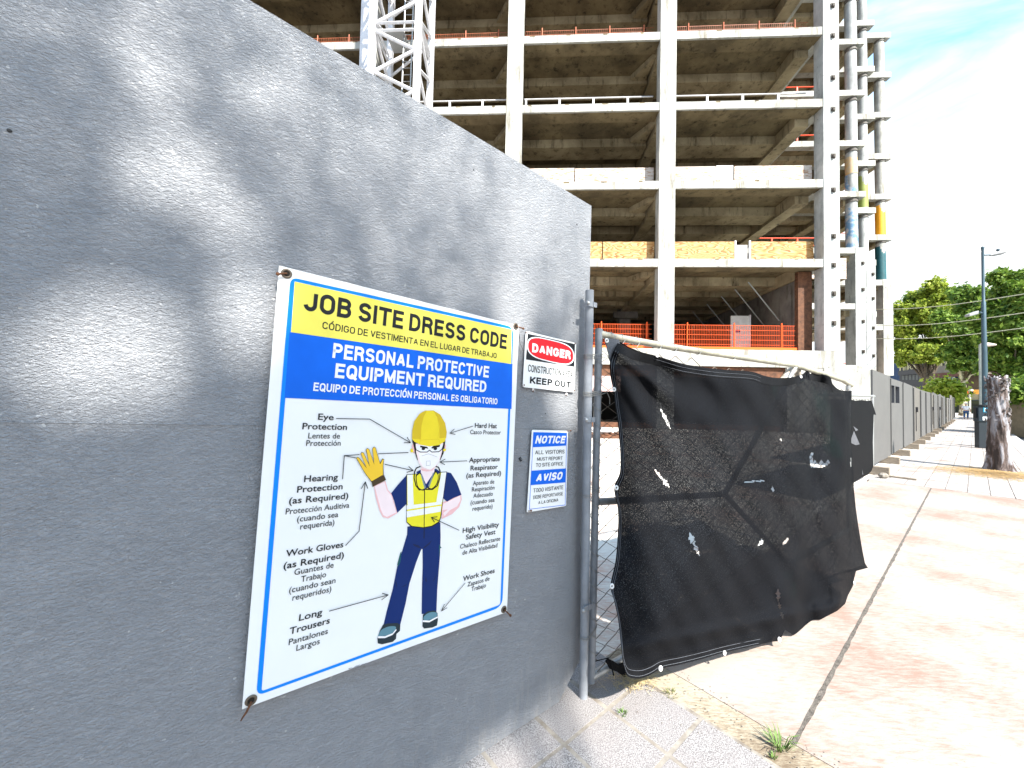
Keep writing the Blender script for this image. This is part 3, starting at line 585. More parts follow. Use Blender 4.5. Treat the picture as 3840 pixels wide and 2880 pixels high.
# ------------------------------------------------------------------ small signs
def small_sign(name, label, corners_z2, axis_pair):
    pxs = [Z2(*c) for c in corners_z2]; P0 = W0 + NN * .012
    c3 = [hit(p, P0, NN) for p in pxs]; ux = (c3[1] - c3[0]) + (c3[2] - c3[3]); P = Plane(P0, NN, ux)
    s = thing(name, label, 'safety sign', sum(c3) / 4 - NN * .006)
    b = MB(); b.prism(panel(P, rr(pxs, 5, .04), 0), -NN * .0022); b.build('board', M['sign_white'], s); return s, P
ds, DP = small_sign('danger_sign', 'small white danger construction area keep out sign with a red oval, above the notice sign', [(150, 85), (541, 180), (527, 562), (125, 522)], None)
layer('black_panel', DP, [[Z2(163, 106), Z2(531, 187), Z2(525, 364), Z2(150, 307)]], .0006, M['p_black'], ds, .0003)
def pill(c, hw, hh, sk, k=40, e=.55):
    out = []
    for a in np.linspace(0, 2 * math.pi, k, endpoint=False):
        x = math.copysign(abs(math.cos(a)) ** e, math.cos(a)) * hw; y = math.copysign(abs(math.sin(a)) ** .8, math.sin(a)) * hh; out.append(Z2(c[0] + x, c[1] + y + x * sk))
    return out
layer('oval_rim', DP, [pill((341, 240), 184, 88, .235)], .0010, M['p_white'], ds, .0003); layer('red_oval', DP, [pill((341, 240), 175, 80, .235)], .0014, M['p_red'], ds, .0003)
tw = (M['p_white'], ds); tk = (M['p_black'], ds)
put_caps(tw, DP, 'DANGER', Z2(195, 252), Z2(495, 304), hcap(DP, Z2(335, 210), Z2(334, 278)), .0018, .24)
put_caps(tk, DP, 'CONSTRUCTION AREA', Z2(165, 402), Z2(512, 450), hcap(DP, Z2(330, 372), Z2(329, 426)), .0010, .13); put_caps(tk, DP, 'KEEP OUT', Z2(177, 495), Z2(497, 527), hcap(DP, Z2(330, 456), Z2(329, 507)), .0010, .20)
for p in [(150, 98), (531, 184), (135, 506), (524, 547)]:
    b = MB(); b.ball(DP.at(Z2(*p), .001), .0035); b.build('screw', M['rust_nail'], ds)
ns, NP_ = small_sign('notice_sign', 'small tall white and blue bilingual notice sign for visitors, lowest on the hoarding', [(197, 854), (477, 862), (462, 1446), (157, 1497)], None)
strip_ring(NP_, [Z2(*p) for p in [(207, 872), (468, 878), (456, 1440), (174, 1474)]], [Z2(*p) for p in [(210, 875), (465, 881), (453, 1436), (178, 1470)]], .0006, M['p_blue'], 'thin_border', ns)
layer('blue_panel', NP_, [[Z2(209, 874), Z2(466, 880), Z2(461, 977), Z2(203, 990)]], .0008, M['p_blue'], ns, .0003); layer('blue_panel', NP_, [[Z2(190, 1172), Z2(458, 1154), Z2(455, 1263), Z2(183, 1285)]], .0008, M['p_blue'], ns, .0003)
tw = (M['p_white'], ns); tk = (M['p_black'], ns)
put_caps(tw, NP_, 'NOTICE', Z2(218, 967), Z2(457, 953), hcap(NP_, Z2(335, 900), Z2(334, 960)), .0014, .22, .22); put_caps(tw, NP_, 'AVISO', Z2(225, 1259), Z2(432, 1240), hcap(NP_, Z2(330, 1185), Z2(329, 1248)), .0014, .22, .22)
for s, a, c, h in [('ALL VISITORS', (220, 1046), (448, 1036), 30), ('MUST REPORT', (235, 1094), (433, 1087), 26), ('TO SITE OFFICE', (225, 1144), (438, 1130), 28), ('TODO VISITANTE', (205, 1341), (438, 1316), 30), ('DEBE REPORTARSE', (205, 1392), (435, 1364), 26), ('A LA OFICINA', (245, 1432), (400, 1411), 24)]:
    put_caps(tk, NP_, s, Z2(*a), Z2(*c), hcap(NP_, Z2(330, 1000), Z2(330, 1000 + h)), .0010, .12)
for a, c in [((470, 864), (490, 860)), ((165, 1486), (182, 1480))]: nail(NP_, Z2(*a), Z2(*c), ns, .0022, .001)
# leftover black letter and washers on the wall
WP = Plane(W0 + NN * .001, NN, TT)
b = MB(); v, f = text_mesh('E', .05); c = WP.at(Z2(107, 1082), .001); a_ = rad(28)
b.add([c + TT * ((p[0] - .3) * math.cos(a_) - (p[1] - .35) * math.sin(a_)) * .030 + Z * ((p[0] - .3) * math.sin(a_) + (p[1] - .35) * math.cos(a_)) * .024 for p in v], f); tag(b.build('sticker', M['p_black'], recalc=False), 'tiny leftover black letter E sticker tilted on the grey hoarding', 'sticker')
for p, l in [((203, 552), 'rusty washer with white tab below the left of the danger sign'), ((462, 582), 'tiny rusty screw below the right of the danger sign')]:
    b = MB(); c = WP.at(Z2(*p), .002); b.ball(c, .004, .004, .0045); q = c + Z * .006; b.prism([q + TT * x * .006 + Z * y * .007 for x, y in [(-1, -1), (1, -1), (1, 1), (-1, 1)]], NN * .001, 1)
    tag(b.build('screw', [M['rust_nail'], M['p_mask']]), l, 'screw')
b = MB(); b.tube([WP.at(Z2(92, 110), .004), WP.at(Z2(90, 170), .01), WP.at(Z2(108, 225), .012), WP.at(Z2(130, 255), .006)], .0009, 5); tag(b.build('loose_wire', mat('thin_dark_wire', (.05, .04, .03), .5), smooth=True), 'thin dark loose wire between the two upper signs', 'wire')

# ------------------------------------------------------------------ posts and gate
pb = gnd(2187, 2613)
post = thing('fence_post', 'grey painted steel pipe post strapped to the end of the hoarding', 'post', pb)
ptop = hit((2213, 1090), pb, NN)[2]
b = MB(); b.tube([pb - Z * .05, np.array([pb[0], pb[1], 2.10 if ptop < 1 else ptop])], .0212, 20); b.build('pipe', M['post_grey'], post, smooth=True)
for y in (1138, 1574, 2276):
    q = hit((2203, y), pb + NN * .02, NN); c = np.array([pb[0], pb[1], q[2]]); b = MB()
    b.tube([c + (TT * math.cos(a) + NN * math.sin(a)) * .0265 for a in np.linspace(-1.2, 1.9, 10)], .002, 6)
    b.box(lambda x, y_, z: c + TT * x + NN * y_ + Z * z, -.052, .0, .020, .026, -.012, .012); b.box(lambda x, y_, z: c + TT * x + NN * y_ + Z * z, -.002, .024, .0262, .029, -.012, .012)
    s_ = b.build('pipe_strap', M['post_grey'], post)
    b = MB(); b.ball(c - TT * .044 + NN * .029, .009, .009, .009); b.build('bolt', M['galv'], s_, smooth=True)
GA = 60.0; GT, GN = az(GA), az(GA + 90)
G0 = gnd(2217, 2572); GP0 = G0.copy()
def gpx(x, y, off=0.0): return hit((x, y), G0 + GN * off, GN)
gate = thing('chain_link_gate', 'sagging galvanised chain link gate leaf swung out over the sidewalk', 'gate', G0)
st = gpx(2246, 1233)
b = MB(); b.tube([G0 + Z * .02, st], .019, 18); b.build('hinge_stile', M['post_grey'], gate, smooth=True)
rail = [(2248, 1252), (2300, 1264), (2520, 1302), (2760, 1338), (2978, 1370), (3080, 1400), (3159, 1426), (3192, 1446)]
b = MB(); b.tube([gpx(*p) for p in rail], .0195, 16); b.build('top_rail', M['galv_y'], gate, smooth=True)
mid = gpx(2717, 1853); s_far = gpx(3180, 1446)
far_b = np.array([s_far[0], s_far[1], .32])
b = MB(); b.tube([gpx(2240, 1882), mid], .019, 14); b.build('middle_rail', M['galv'], gate, smooth=True)
b = MB(); b.tube([G0 + Z * .045, far_b], .021, 14); b.build('bottom_rail', M['galv'], gate, smooth=True)
b = MB(); b.tube([s_far, far_b], .019, 14); b.build('free_stile', M['galv'], gate, smooth=True)
for e in (gpx(2985, 1372), gpx(3010, 2330)):
    e = e.copy(); e[2] = max(e[2], .05); b = MB(); b.tube([mid, e], .017, 12); b.build('diagonal_brace', M['galv'], gate, smooth=True)
b = MB(); b.tube([gpx(2985, 1372, -.03), gpx(2935, 1430, -.03)], .03, 10); b.tube([gpx(2985, 1372, -.03), gpx(3000, 1430, -.03)], .026, 10); b.build('corner_bracket', mat('white_taped_elbow', (.55, .5, .42), .8, col2=(.25, .2, .14), vscale=20), gate, smooth=True)
# chain link fabric
Lg = (s_far - G0).dot(GT); b = MB(); dw, dh = .078, .088; nz_ = int(1.76 / dh * 2); ns_ = int(Lg / dw) * 1
def gpt(s, z, o=0.0): return G0 + GT * s + Z * z + GN * o
rz = 1.0
for i in range(ns_ + 1):
    pts = []
    for j in range(nz_ + 1):
        x = i * dw + (dw * .96 if (i + j) % 2 else dw * .04); zt = .05 + j * dh / 2
        zmax = 1.80 - .045 * x - (.02 if x > 1 else 0)
        if zt > zmax - (.04 if x > .3 else .0): break
        sag = .008 * math.sin(x * 5 + zt * 4)
        pts.append(gpt(min(max(x + sag, .0), Lg), zt, .010 + .003 * (1 if (i + j) % 2 else -1)))
    if len(pts) > 3: b.tube(pts, .0025, 5, cap=False)
b.build('chain_link_mesh', M['wire_rust'], gate)
# lacing wire spiralled round the stile
pts = []
for k in range(19 * 10):
    z = .15 + k * 1.55 / 190; a = k / 10 * 2 * math.pi; c = G0 + (st - G0) * (z / (st[2])) ; pts.append(c + (GT * math.cos(a) + GN * math.sin(a)) * .023)
b = MB(); b.tube(pts, .0018, 5, cap=False); b.build('lacing_wire', M['wire'], gate, smooth=True)
def tie(z, w, twist=True):
    c0 = pb.copy(); c0[2] = z; c1 = G0 + (st - G0) * (z / st[2]); d = (c1 - c0); d[2] = 0; d /= np.linalg.norm(d); e = np.cross(Z, d); b = MB()
    for q in range(w):
        zz = z + q * .009; p = []
        for a in np.linspace(math.pi / 2, math.pi * 1.5, 8): p.append(c0 + d * math.cos(a) * .026 + e * math.sin(a) * .026 + Z * (q * .009))
        for a in np.linspace(-math.pi / 2, math.pi / 2, 8): p.append(c1 + d * math.cos(a) * .022 + e * math.sin(a) * .022 + Z * (q * .009 + .012))
        b.tube(p, .0017, 5, closed=True)
    if twist:
        p = [c1 - e * .022 + Z * .01, c1 - e * .04 + d * .03 + Z * .02, c1 - e * .045 + d * .05 - Z * .01, c1 - e * .05 + d * .04 - Z * .04]; b.tube(p, .0018, 5)
    return b.build('wire_tie', M['wire'], gate, smooth=True)
for y, w in [(1345, 3), (1485, 3), (1855, 2), (2375, 2)]: tie(hit((2215, y), pb, NN)[2], w, y < 1600)
# rail ties
for x in (2285, 2325, 2380, 2462, 2520, 2610, 2740):
    yy = np.interp(x, [p[0] for p in rail], [p[1] for p in rail]); c = gpx(x, yy); b = MB(); b.tube([c + (GN * math.cos(a) + Z * math.sin(a)) * .022 + GT * .004 * a for a in np.linspace(0, 2 * math.pi, 12)] + [c - Z * .04 + GN * .015], .0018, 5, cap=False)
    b.build('rail_tie', M['wire'], gate, smooth=True)

# ------------------------------------------------------------------ torn black privacy screen on the gate
def screen_mat():
    m = bpy.data.materials.new('black_knitted_shade_cloth'); m.use_nodes = True; N, L = nodes_of(m); b = N['Principled BSDF']; out = N['Material Output']
    b.inputs['Roughness'].default_value = .8; b.inputs['Specular IOR Level'].default_value = .08
    t = nd(N, 'ShaderNodeTexCoord')
    n = nd(N, 'ShaderNodeTexNoise', i_Scale=1.7, i_Detail=4.0); L.new(t.outputs['Object'], n.inputs['Vector'])
    r = ramp(N, [(.35, (.0035, .004, .0055)), (.6, (.005, .0055, .007)), (.75, (.004, .009, .009))]); L.new(n.outputs[0], r.inputs[0]); L.new(r.outputs[0], b.inputs['Base Color'])
    # woven bump
    p = nd(N, 'ShaderNodeMapping'); p.inputs['Scale'].default_value = (60, 60, 420); L.new(t.outputs['Object'], p.inputs[0]); w = nd(N, 'ShaderNodeTexNoise', i_Scale=1.0, i_Detail=3.0); L.new(p.outputs[0], w.inputs['Vector'])
    bu = nd(N, 'ShaderNodeBump'); bu.inputs['Strength'].default_value = .35; bu.inputs['Distance'].default_value = .003; L.new(w.outputs[0], bu.inputs['Height']); L.new(bu.outputs[0], b.inputs['Normal'])
    # open knit: light passes through fine holes
    h = nd(N, 'ShaderNodeTexNoise', i_Scale=330.0, i_Detail=1.0); L.new(t.outputs['Object'], h.inputs['Vector'])
    pz = nd(N, 'ShaderNodeTexNoise', i_Scale=1.3, i_Detail=3.0); L.new(t.outputs['Object'], pz.inputs['Vector'])
    a = nd(N, 'ShaderNodeMath', operation='MULTIPLY_ADD'); a.inputs[1].default_value = .22; L.new(pz.outputs[0], a.inputs[0]); L.new(h.outputs[0], a.inputs[2])
    q = nd(N, 'ShaderNodeMapRange'); q.inputs[1].default_value = .70; q.inputs[2].default_value = .84; q.inputs[3].default_value = .002; q.inputs[4].default_value = .25; L.new(a.outputs[0], q.inputs[0])
    tr_ = nd(N, 'ShaderNodeBsdfTransparent'); mx_ = nd(N, 'ShaderNodeMixShader'); L.new(q.outputs[0], mx_.inputs[0]); L.new(b.outputs[0], mx_.inputs[1]); L.new(tr_.outputs[0], mx_.inputs[2]); L.new(mx_.outputs[0], out.inputs['Surface'])
    return m
M['screen'] = screen_mat(); M['hem'] = mat('black_webbing_hem', (.006, .0065, .008), .8, spec=.1, bump=.4, bscale=200, var=.3, vscale=60)
R5 = lambda u, v: (2100 + u * .5877, 700 + v * .5877)
R6 = lambda u, v: (2100 + u * .5877, 1600 + v * .5877)
def resamp(pts, n):
    p = np.array(pts, float); d = np.r_[0, np.cumsum(np.linalg.norm(np.diff(p, axis=0), axis=1))]; u = np.linspace(0, d[-1], n)
    return np.c_[np.interp(u, d, p[:, 0]), np.interp(u, d, p[:, 1])]
def smooth_open(pts, k=6):
    out = []; n = len(pts)
    for i in range(n - 1):
        p0 = np.array(pts[max(i - 1, 0)], float); p1 = np.array(pts[i], float); p2 = np.array(pts[i + 1], float); p3 = np.array(pts[min(i + 2, n - 1)], float)
        for t in np.linspace(0, 1, k, endpoint=False): out.append(.5 * ((2 * p1) + (-p0 + p2) * t + (2 * p0 - 5 * p1 + 4 * p2 - p3) * t * t + (-p0 + 3 * p1 - 3 * p2 + p3) * t ** 3))
    out.append(np.array(pts[-1], float)); return out
etop = [R5(372, 985), R5(440, 1022), R5(520, 1055), R5(612, 1078), R5(780, 1128), R5(920, 1153), R5(1050, 1168), R5(1220, 1180), R5(1300, 1205), R5(1380, 1220), R5(1480, 1215), R5(1545, 1196), R5(1575, 1176), R5(1640, 1190), R5(1720, 1212), R5(1742, 1262), R5(1790, 1298), R5(1862, 1302)]
eright = [R5(1862, 1302), R5(1858, 1500), R6(1862, 0), R6(1858, 120), R6(1872, 280), R6(1876, 400), R6(1888, 520), R6(1902, 620), R6(1918, 720), R6(1932, 800), R6(1946, 870), R6(1966, 902), R6(1925, 888), R6(1888, 925), R6(1876, 975), R6(1868, 1020), R6(1838, 1075), R6(1820, 1130), R6(1770, 1175)]
ebot = [R6(400, 1500), R6(425, 1585), R6(465, 1605), R6(520, 1604), R6(580, 1580), R6(640, 1545), R6(760, 1518), R6(900, 1482), R6(1040, 1442), R6(1200, 1405), R6(1340, 1375), R6(1405, 1362), R6(1400, 1318), R6(1418, 1290), R6(1470, 1318), R6(1508, 1346), R6(1535, 1320), R6(1580, 1300), R6(1650, 1240), R6(1770, 1175)]
eleft = [R5(372, 985), R5(345, 1040), R5(318, 1120), R5(322, 1210), R5(340, 1300), R5(352, 1400), R5(368, 1500), R5(378, 1620), R6(384, 160), R6(382, 290), R6(345, 392), R6(368, 520), R6(370, 650), R6(355, 850), R6(322, 1012), R6(345, 1110), R6(372, 1240), R6(388, 1390), R6(400, 1500)]
NU, NV = 300, 240
Tp, Bp = resamp(smooth_open(etop), NU), resamp(smooth_open(ebot, 4), NU); Lp, Rp = resamp(smooth_open(eleft), NV), resamp(eright, NV)
U = np.linspace(0, 1, NU)[None, :, None]; V = np.linspace(0, 1, NV)[:, None, None]
PX = (1 - V) * Tp[None] + V * Bp[None] + (1 - U) * Lp[:, None] + U * Rp[:, None] - ((1 - U) * (1 - V) * Tp[0] + U * (1 - V) * Tp[-1] + (1 - U) * V * Bp[0] + U * V * Bp[-1])
# leaning cloth plane: hangs from the rail, kicked out over the sidewalk at the bottom
a3 = gpx(2300, 1280, .03); b3 = gpx(3170, 1450, .03); c3 = gnd(2930, 2402, .02)
SN = np.cross(b3 - a3, c3 - a3); SN /= np.linalg.norm(SN); SN *= 1 if SN.dot(GN) > 0 else -1
XS, YS = PX[..., 0], PX[..., 1]
def fold(x, y):
    f = np.zeros_like(x)
    # gathers radiating from the top left corner
    ang = np.arctan2(y - 1230, x - 2200); rr_ = np.hypot(x - 2200, y - 1230)
    f += .020 * np.sin(ang * 20 + .6) * np.exp(-((rr_ - 330) / 330) ** 2)
    # vertical folds on the right part
    w = 1 / (1 + np.exp(-(x - 2930) / 40)); f += w * (.020 * np.sin((x - 2930) / 27.0 + (y - 1700) / 900) + .005 * np.sin((x - 2930) / 11.5 + y / 260))
    f += .022 * np.sin((x + .55 * y) / 95.0) * np.exp(-((y - 2000) / 600) ** 2) * (1 - w)
    # drooping swag from the high peg on the right
    a2 = np.arctan2(y - 1390, -(x - 3025)); f += .010 * np.sin(a2 * 7) * np.exp(-(np.hypot(x - 3025, y - 1390) / 220) ** 2)
    f += .008 * np.sin(x / 33 + y / 71) + .006 * np.sin(x / 17 - y / 29)
    f += .02 * np.exp(-((YS - (2420 - (XS - 2400) * .2)) / 26) ** 2)
    return f
FO = fold(XS, YS) * np.clip((YS - 1240) / 90, .15, 1)
verts = []
for j in range(NV):
    for i in range(NU):
        d = ray(XS[j, i], YS[j, i]); P = CAM + d * ((a3 + SN * FO[j, i] * 1.0 - CAM).dot(SN) / d.dot(SN)); verts.append(P)
verts = np.array(verts); verts[:, 2] = np.maximum(verts[:, 2], .012)
def lens(a, c, w):
    a = np.array(a, float); c = np.array(c, float); L_ = np.linalg.norm(c - a); d = (c - a) / L_
    def f(x, y):
        px, py = x - a[0], y - a[1]; s = (px * d[0] + py * d[1]) / L_; t = abs(-px * d[1] + py * d[0]); return 0 < s < 1 and t < w * math.sin(math.pi * s) * (1 + .35 * math.sin(s * 19)) + .4
    return f
slits = [lens(R6(823, 672), R6(852, 755), 9), lens(R6(848, 735), R6(888, 822), 6), lens(R6(600, 265), R6(660, 345), 4), lens(R6(650, 325), R6(696, 382), 7), lens(R5(636, 1408), R5(704, 1545), 5),
         lens(R6(1262, 755), R6(1302, 706), 6), lens(R6(1415, 752), R6(1460, 702), 5), lens(R6(1170, 350), R6(1315, 340), 2.2), lens(R6(1352, 376), R6(1357, 412), 4), lens(R6(1388, 1030), R6(1390, 1108), 7), lens(R6(1394, 1118), R6(1402, 1165), 4), lens(R6(1412, 1180), R6(1420, 1222), 4),
         lens(R6(1404, 74), R6(1414, 86), 3), lens(R6(1876, 150), R6(1850, 260), 5)]
def crescent(x, y):
    u, v = (x - 2100) / .5877, (y - 1600) / .5877
    if 1592 < u < 1612 and 165 < v < 250: return True
    return 1600 < u < 1732 and v > 222 + 12 * math.sin(u * .15) - (u - 1600) * .02 and v < 250 + 22 * math.sin((u - 1592) / 140 * math.pi) - (u - 1600) * .22
b = MB(); fs = []
for j in range(NV - 1):
    for i in range(NU - 1):
        x, y = XS[j, i], YS[j, i]
        if any(s(x, y) for s in slits) or crescent(x, y): continue
        fs.append((j * NU + i, j * NU + i + 1, (j + 1) * NU + i + 1, (j + 1) * NU + i))
scr = thing('privacy_screen', 'large torn black mesh screen with slits hanging loose on the open gate', 'privacy screen', a3)
b.add(verts, fs); cloth = b.build('cloth', M['screen'], scr, smooth=True, recalc=False)
# hems with stitching and eyelets
VT = verts.reshape(NV, NU, 3)
def hem(line_a, line_b, name, off=.002, m='hem'):
    b = MB(); k = len(line_a); A_ = [p + SN * off for p in line_a]; B2 = [p + SN * off for p in line_b]
    b.add(A_ + B2, [(i, i + 1, k + i + 1, k + i) for i in range(k - 1)]); return b.build(name, M[m], scr, smooth=True, recalc=False)
nb = int(NU * .62); hem(list(VT[1, :nb + 90]), list(VT[7, :nb + 90]), 'top_hem'); hem(list(VT[:, 0]), list(VT[:, 7]), 'side_hem'); hem(list(VT[-1, :int(NU * .61)]), list(VT[-9, :int(NU * .61)]), 'bottom_hem')
thread = mat('grey_thread', (.12, .13, .15), .7)
b = MB()
for row in (VT[:, 2], VT[:, 5]): b.tube([p + SN * .0035 for p in row[::2]], .0008, 4, cap=False)
for row in (VT[-3, :180], VT[-7, :180], VT[3, :180], VT[6, :180]): b.tube([p + SN * .0035 for p in row[::2]], .0007, 4, cap=False)
b.build('stitching', thread, scr)
eyem = mat('white_plastic_eyelet', (.75, .74, .72), .5)
def eyelet(p, r=.012):
    u_ = GT; w_ = np.cross(SN, u_); c = p + SN * .006; b = MB(); b.tube([c + (u_ * math.cos(a) + w_ * math.sin(a)) * r * .72 for a in np.linspace(0, 2 * math.pi, 16, endpoint=False)], r * .34, 6, closed=True); return b.build('eyelet', eyem, scr, smooth=True)
def nearest(px):
    d = (XS - px[0]) ** 2 + (YS - px[1]) ** 2; j, i = np.unravel_index(np.argmin(d), d.shape); return VT[j, i]
for p in (R5(612, 1082), R5(337, 1292), R6(352, 392), R6(322, 1015), R6(636, 1540), R6(1040, 1440), R6(1395, 1358), R6(1870, 1000), R5(1530, 1212), R5(1590, 1182)): eyelet(nearest(p), .012 if p[0] < 2800 else .014)
# lifted left flap with brass eyelet at the hinge corner
q = [R5(283, 966), R5(372, 975), R5(380, 1005), R5(345, 1040), R5(318, 1120), R5(305, 1060), R5(290, 1005)]
b = MB(); b.prism([gpx(*p, .032) for p in q], GN * .004); b.build('corner_flap', mat('grey_webbing', (.10, .11, .13), .8, var=.4, vscale=90, bump=.4, bscale=250), scr)
c = gpx(*R5(298, 982), .04); b = MB(); b.tube([c + (GT * math.cos(a) + Z * math.sin(a)) * .009 for a in np.linspace(0, 2 * math.pi, 14, endpoint=False)], .004, 6, closed=True); b.build('eyelet', eyem, scr, smooth=True)
# knotted lower left corner
kn = [R6(400, 1500), R6(370, 1515), R6(335, 1490), R6(300, 1475), R6(285, 1492), R6(310, 1540), R6(360, 1560), R6(400, 1590), R6(440, 1600)]
b = MB(); b.prism([gpx(*p, .03) for p in kn], GN * .012); b.build('knotted_corner', M['hem'], scr, bevel=.004)
b = MB(); b.tube([gpx(*R6(205, 1502), .0), gpx(*R6(250, 1490), .03), gpx(*R6(310, 1475), .035)], .0022, 6); b.tube([gpx(*R6(318, 1490), .045), gpx(*R6(330, 1530), .05), gpx(*R6(342, 1585), .03)], .004, 6); b.build('tie_cord', M['hem'], scr, smooth=True)

# second black screened leaf further along, on the fence line
P2 = W0 - NN * .10
def f2(x, y, off=0): return hit((x, y), P2 + NN * off, NN)
g2 = thing('screened_fence_leaf', 'farther short black screened fence leaf beside the first hoarding panel', 'fence', f2(3270, 1765))
R9 = lambda u, v: (2300 + u * .4521, 1250 + v * .4521)
b = MB(); b.tube([f2(*R9(1700, 505)), f2(*R9(2165, 522))], .02, 10); b.tube([f2(3272, 1480), f2(3272, 1770)], .024, 10); b.build('pipe_frame', M['galv'], g2, smooth=True)
ol = [R9(1800, 545), R9(1980, 552), R9(2010, 560), R9(2060, 552), R9(2100, 560), R9(2140, 556), R9(2178, 676), R9(2158, 672), R9(2150, 900), R9(2155, 1100), R9(2140, 1140), R9(2110, 1172), R9(2050, 1200), R9(1995, 1238), R9(1900, 1280), R9(1800, 1300)]
b = MB(); b.prism([f2(*p, .03) for p in ol], NN * .004); b.build('cloth', M['hem'], g2)
for q in ([R9(1990, 770), R9(2030, 800), R9(2010, 812)], [R9(1962, 905), R9(1995, 810), R9(2042, 920), R9(2010, 928)], [R9(2063, 1130), R9(2072, 1170), R9(2066, 1172)]):
    b = MB(); b.prism([f2(*p, .037) for p in q], NN * .002); b.build('torn_patch', mat('grey_torn_cloth', (.10, .105, .12), .8, var=.4, vscale=20), g2)
b = MB()
for k in range(7): b.tube([f2(*R9(1985 + k * 24, 540), .04), f2(*R9(1997 + k * 24, 556), .04), f2(*R9(2009 + k * 24, 540), .04)], .006, 5)
b.build('tie_wire', M['wire'], g2)

# ------------------------------------------------------------------ grey hoarding panels along the sidewalk
M['panel'] = mat('flat_grey_hoarding_paint', (.105, .103, .100), .8, col2=(.090, .089, .087), vscale=1.6, bump=.15, bscale=25)
M['panel2'] = mat('weathered_tan_grey_paint', (.125, .114, .100), .8, col2=(.105, .098, .088), vscale=1.6, bump=.15, bscale=25)
M['timber'] = mat('weathered_timber', (.30, .25, .19), .9, col2=(.17, .14, .11), vscale=9, stretch=(1, 1, 8), bump=.4)
edges = [9.95, 12.38, 15.35, 18.0, 20.9, 23.6, 26.3, 29.4, 31.9, 34.4, 36.9, 39.4, 42, 45, 48, 51, 54, 57, 60, 63]
looks = ['grey hoarding panel nearest the black screened leaf, plain and tallest looking', 'grey hoarding panel with two recessed square windows near its top', 'grey hoarding panel just beyond the one with two recessed windows, door post on its edge', 'tan tinted hoarding panel holding a small dark latch box',
         'wide smooth blue grey hoarding panel after the latch panel', 'narrow hoarding panel just past the wide smooth blue grey one']
for i in range(len(edges) - 1):
    a, c = edges[i], edges[i + 1]; far = i > 5
    lab = looks[i] if i < 6 else 'far grey hoarding panel in the run of look alike panels down the sidewalk'
    p = thing('hoarding_panel', lab, 'hoarding', fT((a + c) / 2, -.12, 0), 0, 'hoarding panels along the sidewalk')
    o1 = rng.uniform(-.02, .02) if i < 5 else rng.uniform(-.06, .06); o2 = rng.uniform(-.02, .02) if i < 5 else rng.uniform(-.06, .06)
    ztop = 2.21 - min(a - 9.9, 11) * .012 + (rng.uniform(-.06, .10) if far else 0); zt2 = 2.21 - min(c - 9.9, 11) * .012 + (rng.uniform(-.06, .10) if far else 0)
    if i > 14: ztop += .25; zt2 += .25
    fr = lambda x, y, z, a=a, c=c, o1=o1, o2=o2: fT(x, -.12 + o1 + (o2 - o1) * (x - a) / (c - a) + y, z)
    z0 = .155 if i else .15
    b = MB()
    if i == 1:
        x1, x2, x3, x4 = a + .35, a + 1.05, a + 1.25, a + 2.15; za, zb = 1.50, 1.98
        b.box(fr, a + .02, x1, -.03, .01, z0, ztop - .03); b.box(fr, x4, c - .02, -.03, .01, z0, ztop - .03); b.box(fr, x1, x4, -.03, .01, z0, za); b.box(fr, x1, x4, -.03, .01, zb, ztop - .03); b.box(fr, x2, x3, -.03, .01, za, zb)
        b.build('board', M['panel'], p)
        for u, v in ((x1, x2), (x3, x4)):
            b = MB(); b.box(fr, u - .01, v + .01, -.11, -.09, za - .02, zb + .02); b.build('window_pane', M['panel2'], p)
            b = MB(); b.box(fr, v - .012, v + .0, -.09, .012, za, zb); b.box(fr, u, v - .013, -.09, .012, zb - .012, zb); b.build('window_reveal', M['p_navy_d'] if 0 else mat('shaded_reveal', (.05, .055, .07), .8), p)  # dark colour paints the shade on the right and top of the recess
    else:
        b.prism([fr(a + .02, .01, z0), fr(c - .02, .01, z0), fr(c - .02, .01, zt2), fr(a + .02, .01, ztop)], -NN * .035); b.build('board', M['panel'] if i in (0, 4) or i % 3 else M['panel2'], p)
    b = MB(); w_ = .05 if i % 2 else .03; b.box(fr, c - w_ - .02, c - .022, .011, .05 if i > 1 else .03, z0 + .05, min(ztop, zt2) - .06); b.build('batten', M['panel2'] if far else M['panel'], p)
    if i in (3, 6, 8):
        b = MB(); b.box(fr, a + .9, a + 1.05, .012, .07, 1.2, 1.38); b.box(fr, a + .96, a + .99, .012, .03, .5, 1.2); b.build('latch_box', mat('black_latch', (.02, .02, .025), .5), p)
for i in range(16):
    t = [9.55, 11.9, 14.3, 17.0, 19.6, 22.2, 25, 27.8, 30.5, 33.2, 36, 39, 42.5, 46, 50, 54][i]; w = .16
    lab = ['timber block under the black screened leaf, nearest of the row', 'timber block under the joint before the panel with two windows', 'timber block under the joint after the panel with two windows'][i] if i < 3 else 'timber support block sticking out under the far hoarding panels'
    b = MB(); b.box(lambda x, y, z: fT(x, y, z), t, t + .17, -.28, .10 if i else .16, -.002, .165); tag(b.build('support_block', M['timber'], bevel=.008), lab, 'timber block', 'timber blocks under the hoarding')
b = MB(); b.box(lambda x, y, z: fT(x, y, z), 9.4, 9.5, .15, .55, 0, .03); tag(b.build('scrap_board', M['timber']), 'thin scrap timber board lying before the nearest timber block', 'board')
b = MB(); b.ball(fT(9.15, .12, .05), .09, .07, .06, 8, 5); tag(b.build('rubble_stone', M['mortar']), 'pale lump of rubble beside the nearest timber block', 'stone')

